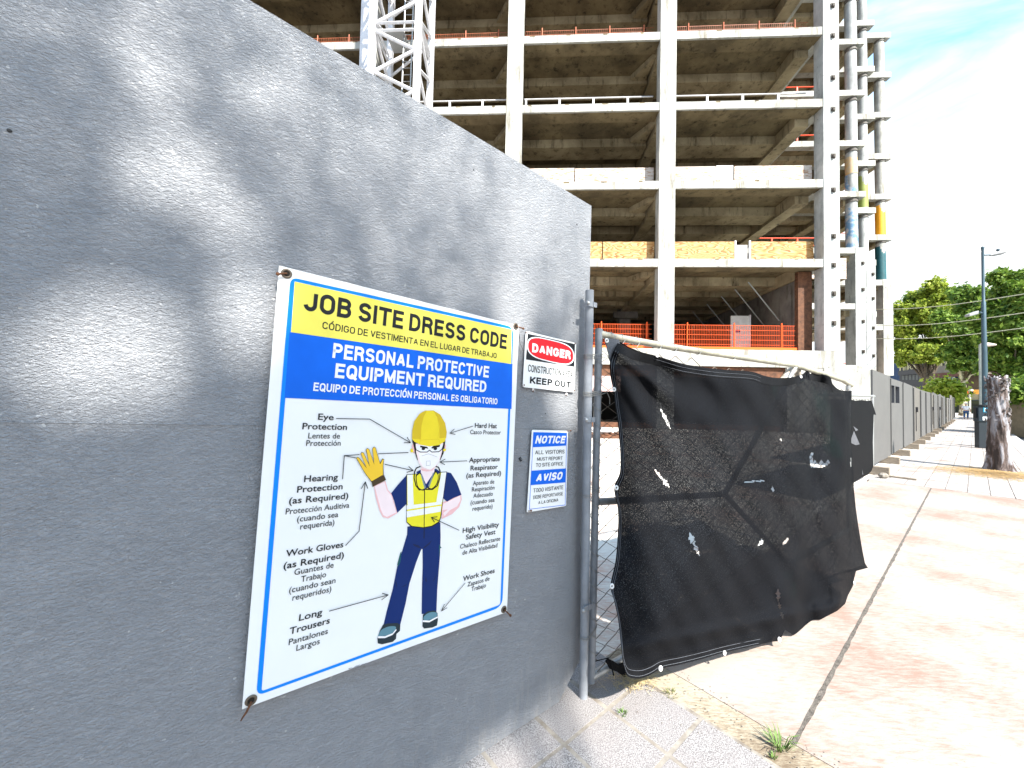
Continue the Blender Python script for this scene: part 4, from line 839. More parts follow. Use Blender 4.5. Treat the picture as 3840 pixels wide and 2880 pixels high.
# ------------------------------------------------------------------ stripped concrete building
LV = [4.0, 8.53, 12.52, 16.6, 20.3, 24.0, 27.8, 31.5, 35.2]
def fpx(x, y, d): q = hit((x, y), DD * (19.5 + d), DD); return q.dot(AX), q[2]
D2, D3, D4 = 8.8, 11.2, 16.2
S2, S3, S4 = fpx(3247, 700, D2)[0], fpx(3284, 700, D3)[0], fpx(3346, 700, D4)[0]
bld = thing('building_frame', 'stripped grey concrete building skeleton with open floors rising behind the gate', 'building', fF(0, 6, 0))
cols_s = [(-17.6, -16.8), (-9.58, -8.76), (-1.74, -.90), (6.11, 6.91), (14.07, 14.82)]
for k, z in enumerate(LV):
    zb = z - (.40 if k else .55); b = MB()
    # plates (soffit at z-.14), edge beams proud of the columns' faces by nothing: butt between columns
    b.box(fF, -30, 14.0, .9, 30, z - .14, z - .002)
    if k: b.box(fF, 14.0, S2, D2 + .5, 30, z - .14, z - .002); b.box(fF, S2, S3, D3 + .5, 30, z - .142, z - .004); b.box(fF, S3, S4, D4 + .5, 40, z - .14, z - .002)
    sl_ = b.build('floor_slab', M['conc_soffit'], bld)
    b = MB()
    xs = [-30] + [v for cc in cols_s for v in cc]
    for i in range(0, len(xs) - 1, 2): b.box(fF, xs[i], xs[i + 1], .03, .14, zb, z); b.box(fF, xs[i], xs[i + 1], .141, .9, zb + .012, z - .003, 1)  # inner strip takes the soffit tone: shade under the beam as colour
    # right return edge
    if k:
        b.box(fF, 14.0, 14.4, .66, D2, zb, z); b.box(fF, 14.82, S2, D2, D2 + .5, zb, z); b.box(fF, S2 - 4.5, S3, D3, D3 + .5, zb - .03, z - .002); b.box(fF, S3 - 4, S4, D4, D4 + .5, zb - .1, z)
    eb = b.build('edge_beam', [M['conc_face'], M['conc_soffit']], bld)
    b = MB()
    for j in range(12):
        d0 = 2.55 + 2.42 * j
        sa = [-30, -16.85, -8.81, -.95, 6.86]; sb = [-17.55, -9.53, -1.69, 6.16, 13.9]
        for u, v in zip(sa, sb): b.box(fF, u, v, d0, d0 + 1.2, z - .62, z - .143)
    if k:
        for j in range(4): b.box(fF, 15, S2 - 1.2, D2 + 1.5 + j * 2, D2 + 2.3 + j * 2, z - .5, z - .143)
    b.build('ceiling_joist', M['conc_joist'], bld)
    for (u, v) in cols_s[:4] + ([(13.3, 13.98)]):
        b = MB(); b.box(fF, u + .1 if u < 13 else u, v - .1 if u < 13 else v, .92, 29, z - .78, z - .146)
        if u < 13:      # tapered haunch at the column
            b.prism([fF(u + .1, .905, z - .147), fF(u - .9, .905 + 1.6, z - .147), fF(u - .05, 2.6, z - .147)], -Z * .3)
        b.build('girder', M['conc_joist'], bld)
    if k:
        for (s_, d_, w) in ((fpx(3210, 600, D2)[0], D2, .5), (fpx(3252, 600, D3)[0], D3, .4), (fpx(3314, 600, D4)[0], D4, .4)):
            b = MB(); b.box(fF, s_ - w, s_ + w * .6, d_ + .51, d_ + 7, z - .8, z - .147); b.build('girder', M['conc_joist'], bld)
# storey columns on the street face
zz = [0] + LV
def bracket(s, z, d=-.001, sc=1.0, parent=None):
    b = MB(); b.box(fF, s - .10 * sc, s + .10 * sc, d - .03, d, z - .11 * sc, z + .11 * sc); b.box(fF, s - .05, s + .05 * sc, d - .10 * sc, d - .031, z - .09 * sc, z + .05 * sc)
    return b.build('anchor_bracket', M['brk'], parent)
M['brk'] = mat('dark_rusty_bracket', (.09, .075, .06), .8, var=.5, vscale=8)
for ci, (u, v) in enumerate(cols_s):
    for k in range(len(LV) - 1):
        z0 = LV[k] if ci == 4 or k else LV[0]; z1 = LV[k + 1]; b = MB()
        b.box(fF, u, v, 0, .66 if ci == 4 else .58, z0 + .004, z1 - .0); c = b.build('column', M['conc_col'] if ci == 4 else M['conc_face'], bld)
        if ci == 4:
            for q in (.28, .86) if k else (.30, .62, .93): bracket(u + .45, z0 + (z1 - z0) * q, parent=c)
    b = MB(); b.box(fF, u - .02, v + .02, -.02, .70, 0, LV[0] - .9); b.build('column', M['conc_col'], bld)
# second and third rows of columns
for d in (8.8, 17.2):
    for (u, v) in cols_s[:4]:
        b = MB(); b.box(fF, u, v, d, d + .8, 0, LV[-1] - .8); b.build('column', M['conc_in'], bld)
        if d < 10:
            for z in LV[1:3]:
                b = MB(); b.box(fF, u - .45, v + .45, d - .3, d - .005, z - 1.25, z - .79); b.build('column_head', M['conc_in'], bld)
# back and side walls that close the floors
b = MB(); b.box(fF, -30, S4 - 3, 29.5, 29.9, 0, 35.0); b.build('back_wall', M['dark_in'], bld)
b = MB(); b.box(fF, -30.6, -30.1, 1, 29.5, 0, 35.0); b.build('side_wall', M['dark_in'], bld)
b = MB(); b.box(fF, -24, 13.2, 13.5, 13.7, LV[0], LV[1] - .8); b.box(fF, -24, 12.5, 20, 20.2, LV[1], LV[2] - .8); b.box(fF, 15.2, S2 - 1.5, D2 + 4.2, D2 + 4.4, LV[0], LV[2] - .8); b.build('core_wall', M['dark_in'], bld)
# ground floor right bay: party wall, rusty strip, props, door
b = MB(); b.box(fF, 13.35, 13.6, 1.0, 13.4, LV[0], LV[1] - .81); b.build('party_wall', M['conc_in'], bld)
b = MB(); b.box(fF, 13.30, 13.98, .68, .95, LV[0] + .002, LV[1] - .42); b.build('rust_strip', M['rust'], bld)
for i, (d, l) in enumerate([(2.2, 0), (3.6, 0), (5.2, 0), (7.2, 0), (9.5, 0)]):
    b = MB(); b.tube([fF(13.3, d, LV[0] + 1.9), fF(11.5, d - .3, LV[1] - .6)], .035, 6); b.build('raking_prop', M['galv'], bld)
b = MB(); b.box(fF, 11.1, 12.1, 2.9, 3.0, LV[0] + .002, LV[0] + 2.3); dr = b.build('site_door', mat('pale_grey_door', (.62, .62, .60), .6, var=.2), bld)
b = MB(); b.box(fF, 12.1, 12.16, 2.85, 3.02, LV[0] + .002, LV[0] + 2.35); b.build('door_frame', M['white_steel'], dr)
b = MB(); b.box(fF, 11.35, 11.6, 2.893, 2.899, LV[0] + 1.35, LV[0] + 1.5); b.build('door_sticker', M['p_navy'], dr)
# podium
b = MB(); b.box(fF, -30, 14.9, -.06, .5, 3.15, 3.98); b.box(fF, 14.0, 16.4, -.08, 14, .0, 3.16); b.box(fF, 12.3, 14.0, -.05, 9, 0, 3.13); b.box(fF, -30, -8, -.03, .5, 0, 3.14); b.build('podium_wall', M['conc_face'], bld)
b = MB(); b.box(fF, 14.9, 18.8, 3, 14, 0, 3.3); b.box(fF, 16.4, 21.7, 6.5, 20, 0, 3.94); b.build('podium_wall', M['conc_face'], bld)
b = MB(); b.box(fF, -8, 12.3, .1, .45, 2.60, 3.13); b.build('rusty_lintel', M['rust'], bld)
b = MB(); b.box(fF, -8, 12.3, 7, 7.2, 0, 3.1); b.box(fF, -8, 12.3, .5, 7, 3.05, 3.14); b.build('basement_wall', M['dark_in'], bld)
b = MB()
for i in range(14): b.box(fF, .5, 4.35, .12, .15 + .02 * (i % 2), 1.8 + i * .085, 1.8 + i * .085 + .084)
b.build('roller_shutter', mat('pale_pink_shutter', (.50, .36, .34), .6, var=.1), bld)
b = MB(); b.box(fF, .4, 12.3, .2, .4, 0, .25); b.build('rusty_base_beam', M['rust'], bld)
# set back volumes: columns
def rcol(px, d, k0, w, paint=None):
    s = fpx(px, 600, d)[0]
    for k in range(k0, len(LV) - 1):
        b = MB(); b.tube([fF(s, d + .40, LV[k] + .003), fF(s, d + .45, LV[k + 1] - .41)], w, 24); c = b.build('round_column', M['conc_col'] if px < 3300 else M['conc_face'], bld, smooth=False)
        for p in c.data.polygons: p.use_smooth = len(p.vertices) == 4
        b = MB(); b.tube([fF(s, d + .40, LV[k + 1] - .72), fF(s, d + .45, LV[k + 1] - .42)], w + .012, 24); b.build('column_collar', M['conc_in'], c)
        if paint and k in paint:
            for (f0, f1, m) in paint[k]:
                b = MB(); h = LV[k + 1] - .45 - LV[k]; b.tube([fF(s, d + .40, LV[k] + h * f0), fF(s, d + .45, LV[k] + h * f1)], w + .006, 24, cap=False); b.build('paint_band', m, c, smooth=True)
pb_o = mat('faded_orange_paint', (.60, .38, .15), .7, col2=(.45, .42, .36), vscale=3); pb_b = mat('peeling_blue_paint', (.13, .26, .42), .7, col2=(.46, .47, .46), vscale=3, lo=.42, hi=.56)
pb_g = mat('olive_paint', (.27, .32, .07), .6, var=.2, vscale=2); pb_y = mat('orange_yellow_paint', (.95, .42, .02), .5, var=.1); pb_t = mat('deep_teal_paint', (.01, .10, .12), .6, var=.3)
rcol(3210, D2, 2, .35, {3: [(.0, .42, pb_b), (.42, .82, pb_o)], 2: [(.0, .85, pb_b)]})
rcol(3252, D3, 2, .31, {3: [(.03, .82, pb_g)]}); rcol(3315, D4, 2, .36, {3: [(.0, .85, pb_y)], 2: [(.02, .85, pb_t)]})
for (x0, x1, d, k0) in ((3205, 3243, D2, 2), (3245, 3280, D3, 2), (3308, 3344, D4, 2)):
    u = fpx(x0, 700, d)[0]; v = fpx(x1, 700, d)[0]
    for k in range(-1, k0):
        z0 = LV[k] if k >= 0 else 0; z1 = LV[k + 1] - (0 if k >= 0 else .56); b = MB(); b.box(fF, u, v, d - .03, d + .9, z0 + .002, z1); c = b.build('column', M['conc_col'] if d < 15 else M['conc_face'], bld)
        if d < 15 and k >= 0:
            for q in (.25, .72): bracket(v - .2, z0 + (z1 - z0) * q, d - .031, 1.0, c)
b = MB(); s0, s1 = fpx(3283, 1000, D4)[0], fpx(3307, 1000, D4)[0]; b.box(fF, s0, s1, D4 + .6, D4 + .8, 0, LV[1]); b.build('infill_panel', mat('tan_plywood_infill', (.42, .22, .09), .8, var=.4, vscale=2, stretch=(1, 1, .2)), bld)
b = MB(); s0, s1 = fpx(3146, 1200, D2)[0], fpx(3176, 1200, D2)[0]; b.box(fF, s0, s1, D2 + .6, D2 + .7, LV[0] - 1, LV[0] + 3.9); b.build('rust_board', M['rust'], bld)
b = MB(); b.tube([fF(fpx(3290, 1390, 8)[0], 9, 2.2), fF(fpx(3296, 1300, 8)[0], 9, 5.0)], .07, 8); tag(b.build('steel_pipe', M['galv'], smooth=True), 'leaning grey steel pipe in front of the pinkish far building corner', 'pipe')
# chipped notches and hanging bolts along the edge beams
for k, z in enumerate(LV[:6]):
    b = MB()
    for s in np.arange(-12, 14, 1.9):
        if any(u - .2 < s < v + .2 for u, v in cols_s): continue
        h = rng.uniform(.04, .09); b.box(fF, s, s + rng.uniform(.15, .3), -.002 + .03, .04, z - h, z + .004)
    o = b.build('chipped_notch', M['conc_soffit'], bld); o['kind'] = 'stuff'

# plywood upstands
def ply():
    m = mat('bright_plywood', (.75, .50, .25), .7); N, L = nodes_of(m); bb = N['Principled BSDF']; t = nd(N, 'ShaderNodeTexCoord'); p = nd(N, 'ShaderNodeMapping'); p.inputs['Scale'].default_value = (.8, .8, 2.6); L.new(t.outputs['Object'], p.inputs[0])
    n = nd(N, 'ShaderNodeTexNoise', i_Scale=.8, i_Detail=2.0); L.new(p.outputs[0], n.inputs['Vector'])
    w = nd(N, 'ShaderNodeMath', operation='MULTIPLY'); w.inputs[1].default_value = 14; L.new(n.outputs[0], w.inputs[0]); f = nd(N, 'ShaderNodeMath', operation='FRACT'); L.new(w.outputs[0], f.inputs[0])
    r = ramp(N, [(.0, (.20, .065, .01)), (.35, (.42, .20, .05)), (1.0, (.56, .38, .18))]); L.new(f.outputs[0], r.inputs[0]); L.new(r.outputs[0], bb.inputs['Base Color']); return m
M['ply'] = ply(); M['ply_w'] = mat('whitewashed_plywood', (.52, .46, .41), .8, col2=(.33, .19, .11), vscale=5, stretch=(.6, .6, 3), lo=.38, hi=.5)
def upstand(name, label, s0, s1, d, z0, h, m, cat='board'):
    b = MB(); b.box(fF, s0, s1, d, d + .03, z0 + .003, z0 + h); o = b.build(name, m); align2(o); return tag(o, label, cat, 'boards closing the open floor edges')
def align2(o):
    ang = math.atan2(AX[1], AX[0]); R = Matrix.Rotation(ang, 4, 'Z'); o.data.transform(R.inverted()); o.rotation_euler = (0, 0, ang)
upstand('plywood_board', 'swirly yellow plywood board on the second floor partly hidden by the near hoarding', -.7, 3.4, .6, LV[1], 1.1, M['ply'])
upstand('plywood_board', 'second swirly yellow plywood board on the second floor, its right end touching the middle column', 3.45, 6.08, .6, LV[1], 1.1, M['ply'])
upstand('plywood_board', 'swirly yellow plywood board just right of the middle column on the second floor', 6.95, 10.1, .6, LV[1], 1.1, M['ply'])
upstand('plywood_board', 'swirly yellow plywood board on the second floor touching the corner column', 10.95, 14.0, .6, LV[1], 1.1, M['ply'])
upstand('grey_board', 'small grey board framed by white posts between two yellow plywood boards', 10.22, 10.8, .66, LV[1], .95, mat('grey_ply', (.45, .42, .40), .8, var=.3))
for s, l in ((10.12, 'short white post left of the small grey board'), (10.84, 'short white post right of the small grey board')):
    b = MB(); b.box(fF, s, s + .08, .58, .66, LV[1] + .003, LV[1] + 1.15); tag(b.build('post', M['white_steel']), l, 'post')
for i, (a, c, l) in enumerate([(-8.7, -4, 'whitewashed plywood board on the third floor, left end'), (-3.9, -1.8, 'short whitewashed plywood board beside the left column on the third floor'), (-.85, 1.9, 'whitewashed plywood board on the third floor right of the left column'), (1.95, 6.05, 'long whitewashed plywood board left of the middle column on the third floor'),
                               (6.95, 9.2, 'whitewashed plywood board right of the middle column on the third floor'), (9.25, 10.1, 'plain white board between whitewashed boards on the third floor'), (10.15, 14.0, 'long whitewashed brownish board reaching the corner column on the third floor')]):
    upstand('plywood_board', l, a, c, .7 + .04 * (i % 2), LV[2], 1.12 if i != 5 else 1.18, M['ply_w'] if i != 5 else M['white_steel'])
upstand('plywood_board', 'pale board standing deeper inside behind the swirly corner board', 14.9, 17.6, 3.2, LV[1], 1.2, M['ply_w'])

# orange safety fences / guard rails on the floor edges
def safety_fence(label, s0, s1, d, z0, h=1.15, step=1.82, toe=False, ds=.1):
    t = thing('safety_fence', label, 'safety fence', fF((s0 + s1) / 2, d, z0), 0, 'orange safety fences on the floor edges')
    b = MB(); ln = s1 - s0
    for i in range(int(ln / ds)):
        s = s0 + i * ds; b.box(fF, s, s + .009, d, d + .012, z0 + .05, z0 + h)
    for z in np.linspace(.1, h, 6): b.box(fF, s0, s1, d + .013, d + .024, z0 + z - .008, z0 + z + .008)
    b.build('wire_mesh', M['orange'] if toe else M['orange_d'], t)
    for s in np.arange(s0 + .9, s1, step):
        b = MB(); b.tube([fF(s, d - .03, z0 + .004), fF(s, d - .03, z0 + h + .12)], .032, 8); b.build('fence_post', M['orange'] if toe else M['orange_d'], t)
    if toe: b = MB(); b.box(fF, s0, s1, d - .1, d - .07, z0 + .004, z0 + .22); b.build('toe_board', mat('bright_orange_board', (.95, .13, .01), .5), t)
for k, nm in ((4, 'fifth'), (5, 'sixth')):
    for (s0, s1, w) in ((-13.5, -9.6, 'at the far left'), (-8.7, -1.8, 'behind the white lattice mast'), (-.85, 6.05, 'in the bay left of the middle column'), (6.95, 14.0, 'in the bay beside the corner column')):
        safety_fence('orange mesh fence on the %s floor %s' % (nm, w), s0, s1, .95, LV[k])
safety_fence('tall orange mesh fence on the lowest open floor left of the middle column', .2, 6.05, .8, LV[0], 1.35, 2.35, True, .085)
safety_fence('tall orange mesh fence on the lowest open floor right of the middle column', 6.95, 13.25, .8, LV[0], 1.35, 2.35, True, .085)
def guard_rail(label, s0, s1, d, z0, m, h=1.06, mid=False, cat='guard rail', grp=None):
    t = thing('guard_rail', label, cat, fF((s0 + s1) / 2, d, z0), 0, grp); b = MB(); b.tube([fF(s0, d, z0 + h), fF(s1, d, z0 + h)], .04, 6); 
    if mid: b.tube([fF(s0, d, z0 + h * .5), fF(s1, d, z0 + h * .5)], .035, 6)
    b.build('rail', m, t)
    for s in np.arange(s0 + .05, s1, 1.82): b = MB(); b.box(fF, s, s + .1, d - .05, d + .05, z0 + .003, z0 + h - .02); b.build('rail_post', m, t)
for (s0, s1, w) in ((-8.7, -1.8, 'behind the white mast'), (-.85, 6.05, 'left of the middle column'), (6.95, 13.9, 'right of the middle column')):
    guard_rail('white guard rail on the fourth floor ' + w, s0, s1, 1.0, LV[3], M['white_steel'], grp='white guard rails')
for k in (2, 3, 4, 5):
    s = fpx(3200, 600, D2)[0]; nm = {2: 'third', 3: 'fourth', 4: 'fifth', 5: 'sixth'}[k]
    guard_rail('orange tube guard rail on the %s floor beside the round columns' % nm, 15.5, s - .6, D2 + 1.0, LV[k], M['orange_t'], 1.1, True, grp='orange guard rails beside the round columns')
for k in (0, 1, 2, 3, 4):
    s = fpx(3300, 600, D4)[0]; nm = ['first', 'second', 'third', 'fourth', 'fifth'][k]
    guard_rail('orange tube guard rail on the %s floor at the farthest columns' % nm, s - 4, s - .6, D4 + 1.0, LV[k], M['orange_t'], 1.1, True, grp='orange guard rails at the farthest columns')

# ------------------------------------------------------------------ white lattice mast (tower crane mast)
mx0, mx1, md0, md1 = -7.62, -5.52, -3.0, -.95
mast = thing('crane_mast', 'white steel lattice tower crane mast standing against the building', 'crane mast', fF((mx0 + mx1) / 2, -2, 0))
MH = 33.0
for (s, d) in ((mx0, md0), (mx1, md0), (mx0, md1), (mx1, md1)):
    b = MB(); b.box(fF, s - .13, s + .13, d - .13, d + .13, 0, MH); b.build('leg', M['white_steel'], mast)
def lace(name, pa, pb_, z0, step, w=.075):
    z = z0; flip = 0; k = 0
    while z < MH - step:
        b = MB(); 
        if k % 6 == 5: b.tube([pa(z), pb_(z)], w * .8, 5); b.tube([pa(z + .35), pb_(z + .35)], w * .8, 5); z += .35
        b.tube([pa(z), pb_(z + step)] if flip else [pb_(z), pa(z + step)], w, 6); b.build(name, M['white_steel'], mast); z += step; flip ^= 1; k += 1
lace('lattice_brace', lambda z: fF(mx0 + .1, md0, z), lambda z: fF(mx1 - .1, md0, z), 1, .95)
lace('lattice_brace', lambda z: fF(mx1, md0 + .1, z), lambda z: fF(mx1, md1 - .1, z), 1.2, .95); lace('lattice_brace', lambda z: fF(mx0, md0 + .1, z), lambda z: fF(mx0, md1 - .1, z), 1.2, .95)
for i in range(10):
    z = 2 + i * 3.1; b = MB(); b.tube([fF(mx0 + .1, md1, z), fF(mx1 - .1, md1, z + 1.5)], .06, 6); b.build('lattice_brace', M['white_steel'], mast)
    b = MB(); b.box(fF, mx0 + .3, mx1 - .9, md0 + .6, md1 - .3, z + .9, z + .94); b.build('landing', M['galv'], mast)
b = MB()
for s in (-6.5, -6.1): b.tube([fF(s, -2.4, 0), fF(s, -1.9, MH)], .03, 6)
for i in range(100): z = i * .33; b.tube([fF(-6.5, -2.4 + .5 * z / MH, z), fF(-6.1, -2.4 + .5 * z / MH, z)], .016, 5)
b.build('ladder', M['galv'], mast)
# pale wrapping hung on the column behind the mast
b = MB(); b.box(fF, -9.66, -8.95, -.05, -.02, 12.8, 30); tag(b.build('wrapping_sheet', mat('white_wrapping', (.75, .75, .78), .6, var=.25, vscale=1.5, bump=1, bscale=3)), 'white wrapping sheet hung on the column behind the lattice mast', 'sheet')

# ------------------------------------------------------------------ street side things
# dead tree stump
sc_ = gnd(3745, 1764); stump = thing('tree_stump', 'tall dead tree trunk with broken top and peeling bark on the sidewalk', 'tree trunk', sc_)
def bark():
    m = mat('peeling_bark', (.4, .4, .4), .9); N, L = nodes_of(m); b = N['Principled BSDF']; t = nd(N, 'ShaderNodeTexCoord'); p = nd(N, 'ShaderNodeMapping'); p.inputs['Scale'].default_value = (7, 7, 1.3); L.new(t.outputs['Object'], p.inputs[0])
    n = nd(N, 'ShaderNodeTexNoise', i_Scale=1.0, i_Detail=8.0, i_Roughness=.65, i_Distortion=.4); L.new(p.outputs[0], n.inputs['Vector'])
    r = ramp(N, [(.40, (.045, .032, .028)), (.47, (.13, .095, .085)), (.52, (.24, .23, .25)), (.68, (.42, .41, .43))]); 
    s = nd(N, 'ShaderNodeSeparateXYZ'); L.new(t.outputs['Object'], s.inputs[0]); g = nd(N, 'ShaderNodeMath', operation='MULTIPLY_ADD'); g.inputs[1].default_value = .22; g.inputs[2].default_value = .0; L.new(s.outputs['X'], g.inputs[0])
    a = nd(N, 'ShaderNodeMath', operation='ADD'); L.new(n.outputs[0], a.inputs[0]); L.new(g.outputs[0], a.inputs[1]); L.new(a.outputs[0], r.inputs[0]); L.new(r.outputs[0], b.inputs['Base Color'])
    bu = nd(N, 'ShaderNodeBump'); bu.inputs['Strength'].default_value = .9; bu.inputs['Distance'].default_value = .03; L.new(n.outputs[0], bu.inputs['Height']); L.new(bu.outputs[0], b.inputs['Normal']); return m
b = MB(); n, k = 40, 46; vs = []; hgt = 2.14
for i in range(k + 1):
    f = i / k
    for j in range(n):
        a = 2 * math.pi * j / n; r = .165 + .07 * math.exp(-f * 9) * (1 + .5 * math.sin(a * 5 + 1)) + .012 * math.sin(a * 3 + f * 5) + .012 * math.sin(a * 9 + f * 17) + .008 * math.sin(a * 17 + f * 40) - .02 * f
        z = hgt * f
        if i == k: z += .05 * math.sin(a * 4) + .06 * rng.uniform(-1, 1)
        vs.append(sc_ + np.array([math.cos(a) * r + .02 * math.sin(f * 4), math.sin(a) * r, z]))
fs = [(i * n + j, i * n + (j + 1) % n, (i + 1) * n + (j + 1) % n, (i + 1) * n + j) for i in range(k) for j in range(n)]
vs.append(sc_ + Z * (hgt - .12)); fs += [(k * n + j, k * n + (j + 1) % n, len(vs) - 1) for j in range(n)]
b.add(vs, fs); b.build('trunk', bark(), stump, smooth=True)
b = MB()
for _ in range(130):
    a = rng.uniform(0, 2 * math.pi); f = 1 - rng.uniform(0, 1) ** 2 * .5; r = .17; c = sc_ + np.array([math.cos(a) * r, math.sin(a) * r, hgt * f - .02]); d = np.array([math.cos(a) * .018 * rng.uniform(.2, 1), math.sin(a) * .018, rng.uniform(-.06, .07)]); s = np.cross(d, Z); s /= np.linalg.norm(s) + 1e-9
    b.prism([c - s * .03, c + s * .03, c + d + s * .012, c + d - s * .012], np.array([math.cos(a), math.sin(a), 0]) * .012)
o = b.build('bark_flake', mat('dark_bark', (.06, .045, .038), .95, col2=(.25, .23, .24), vscale=9), stump); o['kind'] = 'stuff'
# pine straw
b = MB()
for _ in range(5200):
    x = rng.normal(0, 1.1); y = rng.normal(0, .55); c = sc_ + TT * (-.75 + y * .9 - abs(x) * .05) + NN * (.0 + x * .42); a = rng.uniform(0, math.pi); l = rng.uniform(.04, .12)
    z = .004 + rng.uniform(0, .05) * math.exp(-((x / 1.0) ** 2 + (y / .5) ** 2)); d = np.array([math.cos(a), math.sin(a), rng.uniform(-.05, .12)]) * l; s = np.array([-math.sin(a), math.cos(a), 0]) * .004
    b.add([c + Z * z - s, c + Z * z + s, c + d + Z * z + s, c + d + Z * z - s], [(0, 1, 2, 3)])
o = b.build('pine_straw', mat('dry_straw', (.50, .33, .13), .8, col2=(.28, .17, .07), vscale=12), recalc=False); tag(o, 'dry brown pine straw scattered round the foot of the dead trunk', 'pine straw', kind='stuff')
# weeds and dry grass near the gate
def tuft(c, n, h, spread, m, name, label, cat, lean=.5, kind=None):
    b = MB()
    for _ in range(n):
        a = rng.uniform(0, 2 * math.pi); r = spread * math.sqrt(rng.uniform(0, 1)); p = c + np.array([math.cos(a) * r, math.sin(a) * r, .0]); d = np.array([math.cos(a), math.sin(a), 0]); l = h * rng.uniform(.4, 1); s = np.array([-d[1], d[0], 0]) * .0022
        q = p + Z * l * .6 + d * l * lean * .5; e = p + Z * l * (1 - lean * .4) + d * l * lean * 1.2; b.add([p - s, p + s, q + s * .8, q - s * .8, e], [(0, 1, 2, 3), (3, 2, 4)])
    return tag(b.build(name, m, recalc=False), label, cat, kind=kind)
gm = mat('green_grass_blade', (.14, .24, .05), .6, var=.4, vscale=40); sm_ = mat('dry_stalk', (.60, .48, .26), .8, var=.3, vscale=30)
tuft(gnd(1700 + 1935 * .633, 2300 + 800 * .633), 46, .085, .03, gm, 'grass_tuft', 'green grass tuft at the near end of the long sidewalk crack', 'grass tuft', .7)
tuft(gnd(1700 + 1895 * .633, 2300 + 858 * .633), 20, .03, .012, gm, 'weed', 'tiny green weed just left of the grass tuft', 'weed')
tuft(gnd(1700 + 1000 * .633, 2300 + 600 * .633), 22, .028, .02, gm, 'weed', 'small weed in the paver joint nearest the gate post', 'weed')
tuft(gnd(1700 + 1290 * .633, 2300 + 480 * .633), 30, .022, .03, mat('moss', (.16, .17, .06), .9), 'moss_clump', 'flat dull moss clump beside the pavers under the screen', 'moss', .9)
b = MB()
for _ in range(260):
    c = gnd(1700 + rng.normal(1075, 62) * .633, 2300 + rng.normal(412, 26) * .633); a = rng.uniform(0, 6.28); l = rng.uniform(.02, .075); d = np.array([math.cos(a), math.sin(a), rng.uniform(0, .25)]) * l; z = rng.uniform(.002, .025); s = np.array([-math.sin(a), math.cos(a), 0]) * .0011
    b.add([c + Z * z - s, c + Z * z + s, c + d + Z * z + s * .5, c + d + Z * z - s * .5], [(0, 1, 2, 3)])
tag(b.build('dry_grass', sm_, recalc=False), 'loose dry straw caught under the knotted corner of the screen', 'dry grass', kind='stuff')
b = MB()
for _ in range(420):
    u = rng.uniform(780, 2100); c = fT(rng.uniform(.42, .68) if rng.uniform() < .6 else rng.uniform(-.9, .5), rng.uniform(-.02, 1.2), .003); r = rng.uniform(.001, .0035); b.ball(c, r, r, r * .7, 5, 3)
tag(b.build('grit', M['mortar'], recalc=False), 'small grit and crumbs lying in the paving joints', 'grit', kind='stuff')

# lamp post
M['lamp'] = mat('dark_blue_grey_steel', (.055, .10, .13), .45, metal=.3, var=.3, vscale=3)
lb = gnd(3697, 1674); lamp = thing('street_lamp', 'tall blue grey steel street lamp post with one long flat arm', 'street lamp', lb)
ltop = hit((3683, 945), lb, DD)[2]; R_l = lambda z, r: (lb + Z * z, r)
b = MB(); b.tube([lb, lb + Z * 2.5, lb + Z * (ltop * .74), lb + Z * (ltop * .745), lb + Z * ltop], [.085, .078, .06, .042, .038], 16); b.build('pole', M['lamp'], lamp, smooth=True)
b = MB(); b.tube([lb + Z * ltop, lb + Z * (ltop + .14)], [.03, .045], 8); b.ball(lb + Z * (ltop + .16), .05); b.build('finial', M['lamp'], lamp, smooth=True)
arm_e = hit((3740, 955), lb, DD); b = MB(); b.tube([lb + Z * (ltop - .12), arm_e], .025, 8); b.build('arm', M['lamp'], lamp, smooth=True)
h0, h1 = hit((3712, 957), lb, DD), hit((3773, 944), lb, DD); b = MB(); d = (h1 - h0); b.tube([h0, h0 + d * .25, h0 + d * .7, h1], [.03, .065, .07, .025], 10); o = b.build('lamp_head', mat('grey_lamp_head', (.22, .22, .23), .5), lamp, smooth=True)
b = MB(); b.ball((h0 + h1) / 2 + Z * .13, .05); b.build('photocell', M['lamp'], lamp)
c = hit((3668, 1172), lb - DD * .1, DD); b = MB(); e0 = hit((3636, 1182), lb, DD); e1 = hit((3672, 1171), lb, DD)
b.prism([e0 + Z * .04, e1 + Z * .07, e1 - Z * .06, e0 - Z * .05], DD * .18); o = b.build('side_floodlight', mat('white_floodlight', (.25, .25, .26), .5), lamp, bevel=.02); b = MB(); b.tube([e1, np.array([lb[0], lb[1], e1[2] - .05])], .03, 6); b.build('bracket', M['lamp'], o)
# second pole behind
p2 = gnd(3683, 1640); ll = thing('street_lamp', 'thinner pale grey pole behind the tall lamp post, short head to the right', 'street lamp', p2)
z2 = hit((3678, 1292), p2, DD)[2]; b = MB(); b.tube([p2, p2 + Z * z2], [.085, .065], 12); b.build('pole', mat('pale_galvanised_pole', (.42, .45, .42), .6, var=.3), ll, smooth=True)
a0, a1 = p2 + Z * z2, hit((3734, 1293), p2, DD); b = MB(); b.tube([a0, a0 * .5 + a1 * .5, a1], [.05, .10, .04], 8); b.build('lamp_head', mat('warm_white_head', (.65, .52, .48), .5), ll, smooth=True)
